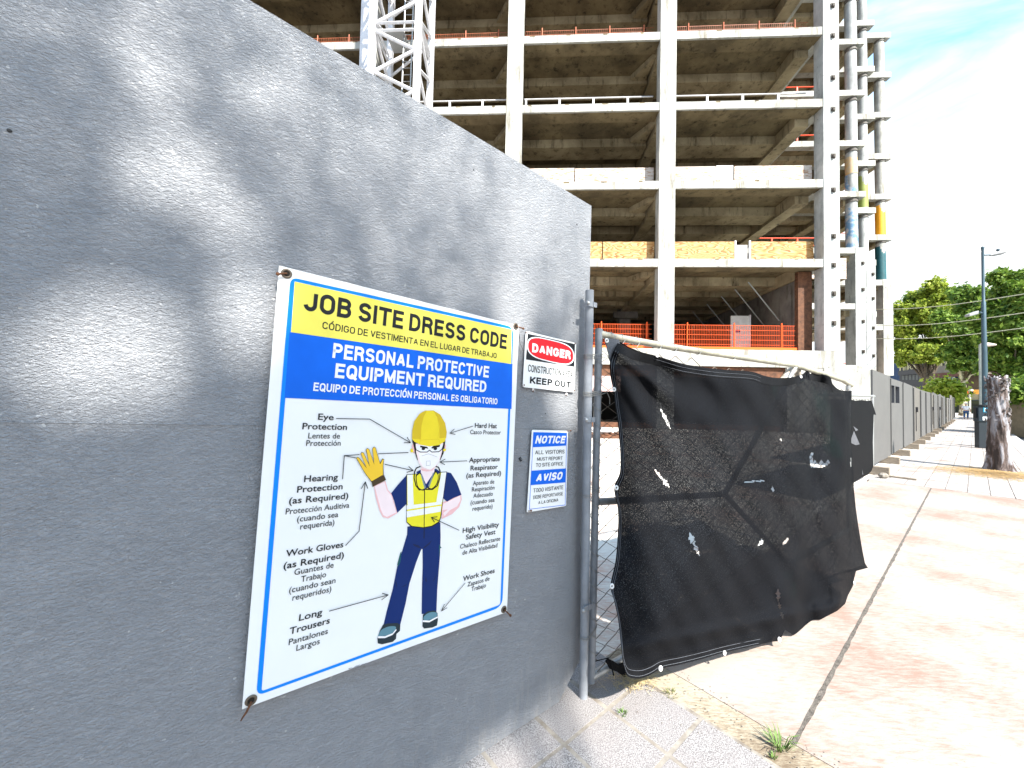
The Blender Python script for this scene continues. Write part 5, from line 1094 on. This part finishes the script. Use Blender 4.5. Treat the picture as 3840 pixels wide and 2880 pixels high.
# parking pay station
pk = gnd(3681, 1680); A1, A2 = az(20), az(110)
fk = lambda x, y, z: pk + A2 * x * .72 + A1 * y * .8 + Z * z
kio = thing('pay_station', 'dark parking pay station with blue P sign beside the lamp post', 'parking meter', pk)
b = MB(); b.box(fk, -.17, .13, -.12, .14, 0, .95); b.build('pedestal', mat('black_powder_coat', (.012, .018, .025), .5), kio, bevel=.015)
b = MB(); b.box(fk, -.20, .16, -.16, .16, .93, 1.47); hd = b.build('head', mat('dark_blue_casing', (.010, .022, .035), .45), kio, bevel=.02)
b = MB(); b.box(fk, -.22, .22, -.22, .2, 1.49, 1.52); b.tube([fk(0, 0, 1.46), fk(0, 0, 1.50)], .05, 8); b.build('solar_panel', M['p_black'], kio)
b = MB(); b.box(fk, -.25, -.205, -.08, .06, 1.05, 1.4); b.build('side_box', mat('black_plastic', (.01, .01, .012), .5), kio, bevel=.008)
b = MB(); b.box(fk, -.03, .15, -.168, -.163, 1.26, 1.42); ps = b.build('parking_plate', mat('cyan_blue_print', (.02, .22, .36), .4), kio)
KP = Plane(fk(0, -.172, 1.3), -A1, A2); v, f = text_mesh('P'); b = MB(); v0 = v - v.min(0); 
b.add([fk(.02 + p[0] * .15, -.170, 1.28 + p[1] * .17) for p in v0], f); b.build('lettering', M['p_white'], kio, recalc=False)
b = MB(); b.box(fk, -.05, .14, -.168, -.163, .98, 1.10); b.build('white_label', M['p_white'], kio)
b = MB(); b.box(fk, -.0, .10, -.172, -.169, 1.04, 1.055); b.build('label_bar', M['p_black'], kio)
ub = fT(21.0, 1.62, 0); b = MB(); b.box(lambda x, y, z: ub + TT * x + NN * y + Z * z, -.3, .0, -.2, .2, 0, .62); tag(b.build('utility_box', mat('teal_blue_box', (.05, .11, .15), .6, var=.4, vscale=5), bevel=.02), 'low blue grey utility box at the foot of the lamp post', 'box')

# walking person seen from behind
pf = gnd(3623, 1572); per = thing('person', 'distant person in white shirt, jeans and pale cap walking away down the sidewalk', 'person', pf)
rot = rad(-50 + 4)
def PV(p):  # person space: y forward (away from the viewer, along the sidewalk), x right
    x, y, z = p; return (x * NN + y * TT) * np.array([1, 1, 1]) + Z * z
def skin_obj(name, chains, m, par, sub=2):
    me = bpy.data.meshes.new(name); vs, es, rs = [], [], []; key = {}
    for ch in chains:
        prev = None
        for p in ch:
            k = tuple(np.round(p[:3], 4))
            if k not in key: key[k] = len(vs); vs.append(tuple(PV(p[:3]))); rs.append(p[3])
            i = key[k]
            if prev is not None: es.append((prev, i))
            prev = i
    me.from_pydata(vs, es, []); o = bpy.data.objects.new(name, me); COL.objects.link(o); me.materials.append(m); o.parent = par
    md = o.modifiers.new('s', 'SKIN'); me.skin_vertices  # layer made by the modifier
    if not me.skin_vertices: 
        b_ = bmesh.new(); b_.from_mesh(me); b_.verts.layers.skin.verify(); b_.to_mesh(me); b_.free()
    for i, r in enumerate(rs): me.skin_vertices[0].data[i].radius = (r[0], r[1]) if hasattr(r, '__len__') else (r, r)
    me.skin_vertices[0].data[0].use_root = True
    md.use_smooth_shade = True; sb = o.modifiers.new('b', 'SUBSURF'); sb.levels = sub; sb.render_levels = sub; return o
skin_m = mat('skin', (.50, .28, .20), .6)
PEL = (0, 0, .93, (.17, .13))
body = [[PEL, (0, .02, 1.12, (.17, .12)), (0, .06, 1.32, (.19, .12)), (0, .10, 1.45, (.10, .08)), (0, .14, 1.53, (.055, .055)), (0, .18, 1.62, (.085, .10)), (0, .18, 1.70, (.08, .095))],
        [(0, .06, 1.32, (.19, .12)), (.20, .06, 1.38, .07), (.30, .03, 1.14, .05), (.32, .12, .92, .038), (.32, .15, .84, (.03, .045))], [(0, .06, 1.32, (.19, .12)), (-.20, .06, 1.38, .07), (-.31, .0, 1.14, .05), (-.31, -.02, .92, .038), (-.31, -.01, .84, (.03, .045))],
        [PEL, (.10, .0, .85, .10), (.12, .12, .48, .07), (.12, -.02, .10, .045), (.12, .08, .04, .04)], [PEL, (-.10, 0, .85, .10), (-.12, .02, .48, .07), (-.12, -.28, .14, .045), (-.12, -.24, .05, .04)]]
for sx, hy in ((.32, .15), (-.31, -.01)):
    for q in range(5): body.append([(sx, hy, .84, (.03, .045)), (sx + (q - 2) * .004, hy - .03 + q * .018, .79, .010), (sx, hy - .03 + q * .02, .74 + .012 * abs(q - 2), .008)])
skin_obj('body', body, skin_m, per, 1)
skin_obj('shirt', [[(0, 0, .95, (.21, .16)), (0, .02, 1.12, (.215, .165)), (0, .06, 1.32, (.225, .15)), (0, .09, 1.43, (.13, .10))], [(0, .06, 1.32, (.225, .15)), (.20, .06, 1.38, .095), (.27, .04, 1.20, .085)], [(0, .06, 1.32, (.225, .15)), (-.20, .06, 1.38, .095), (-.28, .02, 1.20, .085)]], mat('white_cotton', (.85, .86, .88), .8), per)
skin_obj('jeans', [[(0, 0, .94, (.195, .15)), (.105, .0, .84, .125), (.12, .12, .48, .09), (.12, -.01, .13, .075)], [(0, 0, .94, (.195, .15)), (-.105, 0, .84, .125), (-.12, .02, .48, .09), (-.12, -.27, .17, .07)]], mat('blue_denim', (.05, .12, .26), .9, var=.3, vscale=8), per)
for sx, sy, z in ((.12, .04, .045), (-.12, -.26, .07)):
    b = MB(); b.ball(PV((sx, sy, z)), .055, .055, .045); b.ball(PV((sx, sy + .12, z - .01)), .05, .05, .035); o = b.build('shoe', mat('brown_shoe', (.10, .06, .04), .6), per, smooth=True, local=True)
b = MB(); b.ball(PV((0, .18, 1.71)), .11, .11, .075); b.tube([PV((0, .18, 1.70)), PV((0, .20, 1.69))], .13, 14); b.build('cap', mat('pale_cap', (.72, .70, .64), .8), per, smooth=True, local=True)

# ------------------------------------------------------------------ trees, hedge and the theatre block far down the street
def leaf_mat(name, c1, c2, c3):
    m = bpy.data.materials.new(name); m.use_nodes = True; N, L = nodes_of(m); b = N['Principled BSDF']; b.inputs['Roughness'].default_value = .6; b.inputs['Specular IOR Level'].default_value = .3
    g = nd(N, 'ShaderNodeNewGeometry'); r = ramp(N, [(0, c1), (.5, c2), (1, c3)]); L.new(g.outputs['Random Per Island'], r.inputs[0]); L.new(r.outputs[0], b.inputs['Base Color'])
    t = nd(N, 'ShaderNodeBsdfTranslucent'); L.new(r.outputs[0], t.inputs[0]); mx_ = nd(N, 'ShaderNodeMixShader'); mx_.inputs[0].default_value = .35; L.new(b.outputs[0], mx_.inputs[1]); L.new(t.outputs[0], mx_.inputs[2]); L.new(mx_.outputs[0], N['Material Output'].inputs['Surface']); return m
M['leaf'] = leaf_mat('green_leaf', (.06, .125, .018), (.14, .24, .03), (.27, .37, .06)); M['leaf_y'] = leaf_mat('yellow_green_leaf', (.13, .19, .02), (.28, .36, .04), (.45, .50, .08)); M['leaf_h'] = leaf_mat('bright_shrub_leaf', (.20, .30, .02), (.38, .46, .04), (.50, .55, .10))
M['trunk'] = mat('tree_bark', (.13, .10, .07), .9, col2=(.05, .04, .03), vscale=2, bump=.6, bscale=8); M['plane'] = mat('pale_mottled_bark', (.50, .46, .32), .8, col2=(.12, .09, .05), vscale=1.2, lo=.45, hi=.52)
def leaves(cent, n, size, seedv, flatness=.35):
    """cent: list of (centre, radius3); returns arrays for leaf quads"""
    r = np.random.default_rng(seedv); C_ = np.array([c for c, _ in cent]); Rr = np.array([q for _, q in cent]); w = Rr.prod(1) ** (2 / 3); idx = r.choice(len(cent), n, p=w / w.sum())
    d = r.normal(size=(n, 3)); d /= np.linalg.norm(d, axis=1)[:, None]; rad_ = r.uniform(.3, 1.05, n) ** .6 * np.where(r.uniform(size=n) < .18, 1.45, 1.0); P = C_[idx] + d * Rr[idx] * rad_[:, None]
    nn = d * .7 + r.normal(size=(n, 3)) * .6 + np.array([0, 0, flatness]); nn /= np.linalg.norm(nn, axis=1)[:, None]; a = np.cross(nn, r.normal(size=(n, 3))); a /= np.linalg.norm(a, axis=1)[:, None]; b_ = np.cross(nn, a); s = size * r.uniform(.5, 1.3, n)[:, None]
    V = np.stack([P - a * s, P + b_ * s * .55 , P + a * s, P - b_ * s * .55], 1).reshape(-1, 3); return V
def leaf_obj(name, V, m, parent=None):
    o0 = np.array(origin(parent)) if parent is not None else np.zeros(3); n = len(V) // 4; me = bpy.data.meshes.new(name); me.vertices.add(len(V)); me.vertices.foreach_set('co', (V - o0).astype(np.float32).ravel())
    me.loops.add(n * 4); me.loops.foreach_set('vertex_index', np.arange(n * 4, dtype=np.int32)); me.polygons.add(n); me.polygons.foreach_set('loop_start', np.arange(0, n * 4, 4, dtype=np.int32)); me.polygons.foreach_set('loop_total', np.full(n, 4, dtype=np.int32)); me.update(calc_edges=True); me.validate()
    me.materials.append(m); o = bpy.data.objects.new(name, me); COL.objects.link(o)
    if parent is not None: o.parent = parent
    return o
def wp(px, py, dist):      # a point at a given camera-forward ground distance behind a photo pixel
    d = ray(px, py); k = dist / math.hypot(d[0], d[1]); return CAM + d * k
def tree(label, px, dist, blobs, nl, size, lm, tm, seedv, base_px=None, forks=3, tr=.32, group='street trees beyond the sidewalk'):
    """blobs: (px,py,rpx,rpy,depth offset) for lumps of the crown, at real distance"""
    base = wp(px, 1540, dist); base[2] = 0; t = thing('street_tree', label, 'tree', base, 0, group); cl = []
    r = np.random.default_rng(seedv)
    for (x, y, rx, ry, dz) in blobs:
        c = wp(x, y, dist + dz); sc = (dist + dz) / 1442.0 * .66; R3 = np.array([rx * sc, max(rx, ry) * sc * .8, ry * sc])
        for _ in range(16):      # clumps inside each lump, gaps between
            q = r.normal(size=3); q /= np.linalg.norm(q); q *= r.uniform(.3, .95); cl.append((c + q * R3 * 1.0, R3 * r.uniform(.16, .40)))
    leaf_obj('crown', leaves(cl, nl, size, seedv), lm, t)
    tops = [cl[i][0] for i in r.choice(len(cl), min(9, len(cl)), replace=False)]; zt = np.mean([c[0][2] for c in cl]); fork = base + Z * (zt * .42) + np.array([.2, .1, 0])
    b = MB(); b.tube([base - Z * .3, base + Z * .6, (base + fork) / 2 + np.array([.12, .05, 0]), fork, base * .6 + fork * .4 + Z * (zt * .55)], [tr * 1.5, tr, tr * .85, tr * .7, tr * .3], 10)
    for q in tops: m_ = (fork + q) / 2 + Z * (.12 * zt) * .3; b.tube([fork - Z * .3, m_, q], [tr * .45, tr * .25, tr * .06], 6)
    b.build('trunk', tm, t, smooth=True); return t
tree('yellow green sunlit street tree nearest the building corner', 3470, 100, [(3420, 1180, 80, 70, 0), (3480, 1110, 80, 60, 2), (3545, 1120, 70, 60, 1), (3370, 1230, 50, 90, 0), (3500, 1220, 90, 80, 0), (3400, 1300, 60, 50, 0), (3475, 1320, 80, 40, 0), (3380, 1345, 42, 30, 0), (3440, 1350, 40, 22, 0), (3560, 1230, 60, 80, 2), (3545, 1340, 40, 25, 0)], 30000, .33, M['leaf_y'], M['trunk'], 3, tr=.5)
tree('second trunk tree standing close behind the yellow green one', 3498, 104, [(3450, 1190, 90, 90, 0), (3560, 1160, 80, 80, 0), (3520, 1280, 90, 50, 0)], 13000, .36, M['leaf'], M['trunk'], 4, tr=.4)
tree('deep green street tree with pale mottled leaning trunk left of the lamp post', 3612, 88, [(3600, 1200, 80, 80, 0), (3650, 1130, 80, 80, 3), (3640, 1260, 90, 80, 0), (3580, 1310, 60, 50, 0), (3650, 1350, 60, 30, 0), (3600, 1375, 40, 24, 0), (3665, 1385, 45, 22, 0), (3710, 1240, 80, 90, 0), (3700, 1130, 60, 60, 2)], 30000, .30, M['leaf'], M['plane'], 5, tr=.42)
tree('largest dark green tree filling the right edge above the dead trunk', 3800, 66, [(3780, 1090, 80, 70, 2), (3840, 1060, 80, 80, 2), (3760, 1200, 90, 90, 0), (3850, 1200, 100, 100, 0), (3770, 1310, 80, 60, 0), (3735, 1375, 50, 28, 0), (3820, 1385, 60, 28, 0), (3850, 1320, 90, 60, 0), (3910, 1150, 90, 150, 0), (3960, 1280, 90, 90, 0)], 38000, .25, M['leaf'], M['trunk'], 6, tr=.4)
tree('tree beyond the right edge of the view, behind the largest one', 4000, 72, [(3960, 1150, 120, 120, 3), (4060, 1250, 120, 120, 0)], 5000, .4, M['leaf'], M['trunk'], 8)
c = wp(3545, 1466, 76); hb = c.copy(); hb[2] = 0; sh = thing('shrub', 'round bright yellow green shrub above the end of the hoarding', 'shrub', hb)
leaf_obj('foliage', leaves([(wp(x, y, 76), np.array([r * .052, r * .052, r * .042])) for x, y, r in [(3545, 1462, 36), (3520, 1470, 26), (3572, 1468, 26), (3545, 1445, 22), (3560, 1485, 26), (3528, 1490, 24)]], 3600, .28, 21), M['leaf_h'], sh)
b = MB(); b.tube([hb, hb + Z * 3.0], [.12, .05], 6); b.tube([hb + Z * .5, hb + Z * 2.6 + NN * .8], [.06, .02], 5); b.tube([hb + Z * .5, hb + Z * 2.6 - NN * .8], [.06, .02], 5); b.build('stem', M['trunk'], sh)
hg = thing('hedge', 'dark green hedge behind the dead trunk at the right edge', 'hedge', wp(3830, 1540, 34) * np.array([1, 1, 0])); leaf_obj('foliage', leaves([(wp(x, y, 34), np.array([.8, .8, .5])) for x in range(3790, 3960, 28) for y in (1450, 1480)], 5200, .12, 22), M['leaf'], hg)
b = MB(); b.box(lambda x, y, z: wp(3870, 1540, 34) * np.array([1, 1, 0]) + az(15) * x + az(105) * y + Z * z, -4.2, 2.5, -.3, .3, -.13, 1.9); tag(b.build('planter_wall', mat('tan_planter_concrete', (.30, .25, .17), .9, var=.3)), 'tan concrete planter wall under the right hand hedge', 'wall')
# hedge-low greenery under far building
# theatre block
TU, TV = az(14), az(104); TB = wp(3600, 1520, 135); TB[2] = 0
def fB(u, v, z): return TB + TU * u + TV * v + Z * z           # u away to the left/back, v toward the viewer's right/front negative = nearer
def bpx(x, y, v=0): q = hit((x, y), TB + TV * v, TV); r = q - TB; return r.dot(TU), r[2]
th = thing('theatre_building', 'dark low theatre block with cream lettering far behind the street trees', 'building', TB)
uL = bpx(3330, 1400)[0]; uR = bpx(3900, 1400)[0]; print('theatre', uL, uR, bpx(3500, 1330), bpx(3500, 1395))
zr = bpx(3560, 1345)[1] + 1.5
navy = mat('navy_wall_paint', (.03, .07, .15), .7, var=.3, vscale=.3); brown = mat('brown_stone_cladding', (.17, .11, .055), .8, col2=(.10, .065, .035), vscale=.4); cream = mat('cream_mural_paint', (.62, .55, .30), .8); blk = mat('black_glass', (.012, .012, .014), .3); tan = mat('tan_concrete_band', (.24, .21, .16), .85, var=.2, vscale=.5)
b = MB(); b.box(fB, uR - 8, uL + 8, 0, 30, 0, zr); b.build('main_wall', navy, th)
def bq(x0, y0, x1, y1, v): (u0, z1), (u1, z0) = bpx(x0, y0, v), bpx(x1, y1, v); return min(u0, u1), max(u0, u1), min(z0, z1), max(z0, z1)
def bpanel(name, x0, y0, x1, y1, m, v=0, th_=.15, par=None): u0, u1, z0, z1 = bq(x0, y0, x1, y1, v); b = MB(); b.box(fB, u0, u1, v - th_, v - .01, z0, z1); return b.build(name, m, par or th)
bpanel('mural_panel', 3375, 1338, 3568, 1392, blk, 0, .05)
b = MB()
def arch(x, y0, y1, w):
    u, z0 = bpx(x, y1); _, z1 = bpx(x, y0); uw = abs(bpx(x - w, y1)[0] - u); pts = [fB(u - uw, -.08, z0)] + [fB(u + uw * math.cos(a), -.08, z1 - uw + uw * math.sin(a)) for a in np.linspace(math.pi, 0, 12)] + [fB(u + uw, -.08, z0)]; b.tube(pts, .09, 5)
for x, y0, y1, w in ((3384, 1358, 1390, 6), (3384, 1374, 1390, 4.5), (3540, 1345, 1378, 10), (3540, 1358, 1378, 7)): arch(x, y0, y1, w)
for x in (3376, 3393, 3399, 3405, 3520, 3526, 3553, 3559, 3566): u, z0 = bpx(x, 1392); _, z1 = bpx(x, 1350); b.box(fB, u - .12, u + .12, -.12, -.07, z0, z1)
for x in range(3376, 3400, 6): pass
u0, u1, z0, z1 = bq(3374, 1352, 3408, 1355, 0); b.box(fB, u0, u1, -.125, -.121, z0, z1)
b.build('mural_lines', cream, th)
SPn = Plane(fB(0, -.15, 0), -TV, -TU)
def far_text(s, x0, x1, y0, y1):
    v, f = text_mesh(s); a, z0 = bpx(x0, y1); c, z1 = bpx(x1, y0); v0 = v - v.min(0); w, h = v0[:, 0].max(), v0[:, 1].max(); b = MB()
    for i in range(3): b.add([fB(a + (c - a) * p[0] / w + (i - 1) * .08, -.16 - i * .01, z0 + (z1 - z0) * p[1] / h) for p in v0], f)
    b.build('lettering', cream, th, recalc=False)
far_text('FOR M', 3409, 3455, 1366, 1386); far_text('KI I', 3497, 3536, 1362, 1380)
bpanel('dark_fascia', 3374, 1391, 3490, 1399, blk, -.3, .4)
for i in range(6): bpanel('window_pane', 3384 + i * 13, 1400, 3392 + i * 13, 1424, mat('dim_window', (.10, .11, .09), .3), 0, .08)
bpanel('dark_base', 3374, 1399, 3500, 1460, blk, 0, .05)
bpanel('canopy_band', 3500, 1376, 3700, 1402, tan, -2.2, .5); bpanel('canopy_edge', 3497, 1402, 3700, 1406, mat('rust_red_trim', (.12, .045, .025), .7), -2.3, .6)
bpanel('canopy_soffit', 3690, 1384, 3880, 1392, mat('pale_lit_edge', (.55, .42, .33), .7), -3, .4); bpanel('canopy_band', 3700, 1393, 3900, 1402, mat('maroon_trim', (.07, .03, .025), .7), -2.6, .5)
bpanel('brown_cladding', 3600, 1404, 3680, 1470, brown, -.4, .3); bpanel('brown_cladding', 3690, 1404, 3860, 1480, mat('dark_brown_cladding', (.05, .035, .025), .8, var=.5, vscale=.5), -.4, .3)
bpanel('entrance_frame', 3512, 1410, 3546, 1446, tan, -.4, .2); bpanel('entrance_opening', 3520, 1420, 3540, 1446, blk, -.65, .1)
bpanel('lit_window', 3557, 1410, 3568, 1428, mat('bright_window', (.75, .78, .8), .4), -.6, .1); bpanel('lit_window', 3572, 1410, 3582, 1428, mat('bright_window', (.75, .78, .8), .4), -.6, .1)
bpanel('tan_wall', 3618, 1478, 3680, 1500, mat('tan_planter', (.34, .29, .17), .85, var=.2), -6, .5); bpanel('dark_wall', 3590, 1501, 3690, 1556, mat('dark_olive_planting', (.045, .05, .02), .95, var=.6, vscale=1), -6.5, .5)
bpanel('tan_wall', 3790, 1500, 3900, 1548, mat('tan_wall_paint', (.32, .26, .18), .85, var=.3), -8, .5)
# signals, parked car roofs
sg = wp(3637, 1540, 105) * np.array([1, 1, 0]); ts = thing('pedestrian_signal', 'red hand pedestrian signal beside a white T shaped post across the street', 'traffic signal', sg)
def sq(x, y): return hit((x, y), sg, TV)
b = MB(); b.tube([sg, sq(3637, 1466)], .12, 8); b.tube([sq(3629, 1463), sq(3646, 1463)], .2, 6); b.build('post', mat('pale_post', (.7, .68, .6), .6), ts)
b = MB(); q = sq(3624, 1473); b.prism([q + TU * x * .6 + Z * y * .7 for x, y in ((-1, -1), (1, -1), (1, 1), (-1, 1))], TV * .3); hsg = b.build('signal_box', M['p_black'], ts); b = MB(); b.ball(q - TV * .1, .38, .38, .48, 10, 6); b.build('red_hand', mat('lit_red_hand', (.9, .1, .05), .4, emit=(1, .12, .05), es=1.2), hsg)
for (x0, x1, l) in ((3650, 3672, 'orange signal box left of the lamp post in the distance'), (3677, 3690, 'smaller orange signal box half hidden by the lamp post')):
    b = MB(); a, c = sq(x0, 1478), sq(x1, 1461); b.prism([a, np.array([c[0], c[1], a[2]]), c, np.array([a[0], a[1], c[2]])], TV * .4); o = b.build('signal_box', mat('amber_housing', (.95, .42, .03), .5), bevel=.05); tag(o, l, 'traffic signal', 'orange signal boxes')
def car(label, px, py, dist, body_c, ang, grp):
    c = wp(px, py, dist); c[2] = -.14; t = thing('parked_car', label, 'car', c, rad(ang), grp); cm = mat('car_paint', body_c, .3)
    prof = [(-2.1, .35), (-2.15, .75), (-1.5, .92), (-.75, 1.42), (.75, 1.45), (1.45, .98), (2.1, .85), (2.15, .35)]; b = MB(); b.prism([np.array([x, -.85, z]) for x, z in prof], np.array([0, 1.7, 0])); b.build('body', cm, t, local=True, bevel=.06)
    b = MB(); b.prism([np.array([x, -.862, z]) for x, z in [(-1.3, .95), (-.7, 1.33), (.7, 1.36), (1.2, .98)]], np.array([0, 1.724, 0])); b.build('window', M['p_black'], t, local=True)
    for x in (-1.35, 1.35):
        for y in (-.86, .66): b = MB(); b.tube([np.array([x, y, .32]), np.array([x, y + .2, .32])], .32, 16); b.build('wheel', M['p_black'], t, local=True)
car('red roofed car just showing above the hoarding by the tree trunks', 3418, 1500, 62, (.55, .06, .07), 20, 'parked cars'); car('white car just showing above the hoarding right of the red one', 3440, 1500, 58, (.8, .82, .85), 20, 'parked cars')
car('dark car crossing behind the dead trunk at the right edge', 3835, 1560, 40, (.02, .025, .05), 75, 'parked cars')
# overhead wires
for (p0, p1, l) in (((3347, 1153), (3840, 1098), 'highest'), ((3347, 1214), (3840, 1170), 'middle'), ((3347, 1262), (3840, 1228), 'lowest')):
    a = wp(p0[0] - 60, p0[1] + 7, 44); c = wp(p1[0] + 80, p1[1] - 9, 30); b = MB(); b.tube([a + (c - a) * f - Z * .25 * math.sin(math.pi * f) for f in np.linspace(0, 1, 12)], .022, 5)
    tag(b.build('overhead_wire', mat('pale_overhead_wire', (.55, .55, .42), .6), smooth=True), l + ' of the three pale overhead wires crossing the trees', 'wire', 'overhead wires')
# pallet with rubble seen through the chain link
q = wp(2268, 1605, 15); q[2] = 0; t = thing('pallet', 'rusty coloured pallet with white sacks seen through the chain link', 'pallet', q)
b = MB(); fr = lambda x, y, z: q + AX * x + DD * y + Z * z
for i in range(3): b.box(fr, -.6, .6, -.5 + i * .45, -.4 + i * .45, .0, .12)
for i in range(5): b.box(fr, -.6 + i * .26, -.45 + i * .26, -.52, .52, .122, .15)
b.build('deck', M['rust'], t); b = MB(); b.ball(fr(-.1, 0, .24), .4, .3, .12); b.build('sack', M['white_steel'], t, smooth=True)

# ------------------------------------------------------------------ unseen tree behind the camera, its crown shaped to dapple the hoarding
holes = [(385, 1330, 340, 230), (560, 300, 120, 150), (640, 640, 230, 150), (860, 830, 120, 100), (930, 1180, 130, 200), (1990, 790, 120, 220), (1930, 1130, 90, 180), (2120, 1480, 75, 130), (2160, 560, 90, 160), (1000, 350, 110, 90)]  # crown gaps: leaves left out so sun patches land on the hoarding
dt = thing('street_tree', 'unseen leafy street tree behind the viewer, crown shaped to dapple the hoarding', 'tree', (3.2, -3.9, 0), 0, 'street trees beyond the sidewalk')
r = np.random.default_rng(11); n = 420000; P = np.array([r.uniform(-2.5, 4.1, n), r.uniform(-5.2, -.2, n), r.uniform(4.6, 6.8, n)]).T
# where each leaf's shadow lands on the hoarding plane
k = ((P - W0) @ NN) / (SUN @ NN); Q = P - SUN[None] * k[:, None]; rel = Q - CAM; cc = rel @ RM; depth = -cc[:, 2]
pxx = 1920 + F * cc[:, 0] / np.maximum(depth, .05); pyy = 1440 - F * cc[:, 1] / np.maximum(depth, .05); tpos = (Q - W0) @ TT; zpos = Q[:, 2]
T_ = .03 + .58 * np.clip((1560 - pyy) / 1500, 0, 1) ** .8 + .60 * np.clip((pxx - 900) / 1300, 0, 1) * np.clip((1500 - pyy) / 500, 0, 1) - .22 * np.clip((700 - pxx) / 700, 0, 1) * (pyy < 1400)
T_ = np.clip(T_, .02, .95)
for (x, y, rx, ry) in holes:
    e = ((pxx - x) / rx) ** 2 + ((pyy - y) / ry) ** 2; T_ = np.maximum(T_, np.clip((1.3 - e) * 1.5, 0, 1))
dens = np.minimum(-np.log(T_) / 3.9, 1) * .95
ok = (depth > .3) & (tpos > -3.0) & (tpos < .35) & (zpos > .03) & (zpos < 2.9) & (r.uniform(size=n) < dens)
P = P[ok]; nn = r.normal(size=P.shape) * .7 + SUN; nn /= np.linalg.norm(nn, axis=1)[:, None]; a = np.cross(nn, r.normal(size=P.shape)); a /= np.linalg.norm(a, axis=1)[:, None]; b_ = np.cross(nn, a); s = .0235 * r.uniform(.7, 1.3, len(P))[:, None]
leaf_obj('crown', np.stack([P - a * s, P + b_ * s * .6, P + a * s, P - b_ * s * .6], 1).reshape(-1, 3), M['leaf'], dt)
b = MB(); b.tube([(3.2, -3.9, -.1), (3.15, -3.9, 2.4), (2.8, -3.6, 4.3)], [.2, .16, .1], 10)
for q in P[r.choice(len(P), 14)]: b.tube([np.array([2.8, -3.6, 4.2]), (np.array([2.8, -3.6, 4.4]) + q) / 2 + Z * .15, q], [.05, .03, .008], 5)
b.build('trunk', M['trunk'], dt, smooth=True)
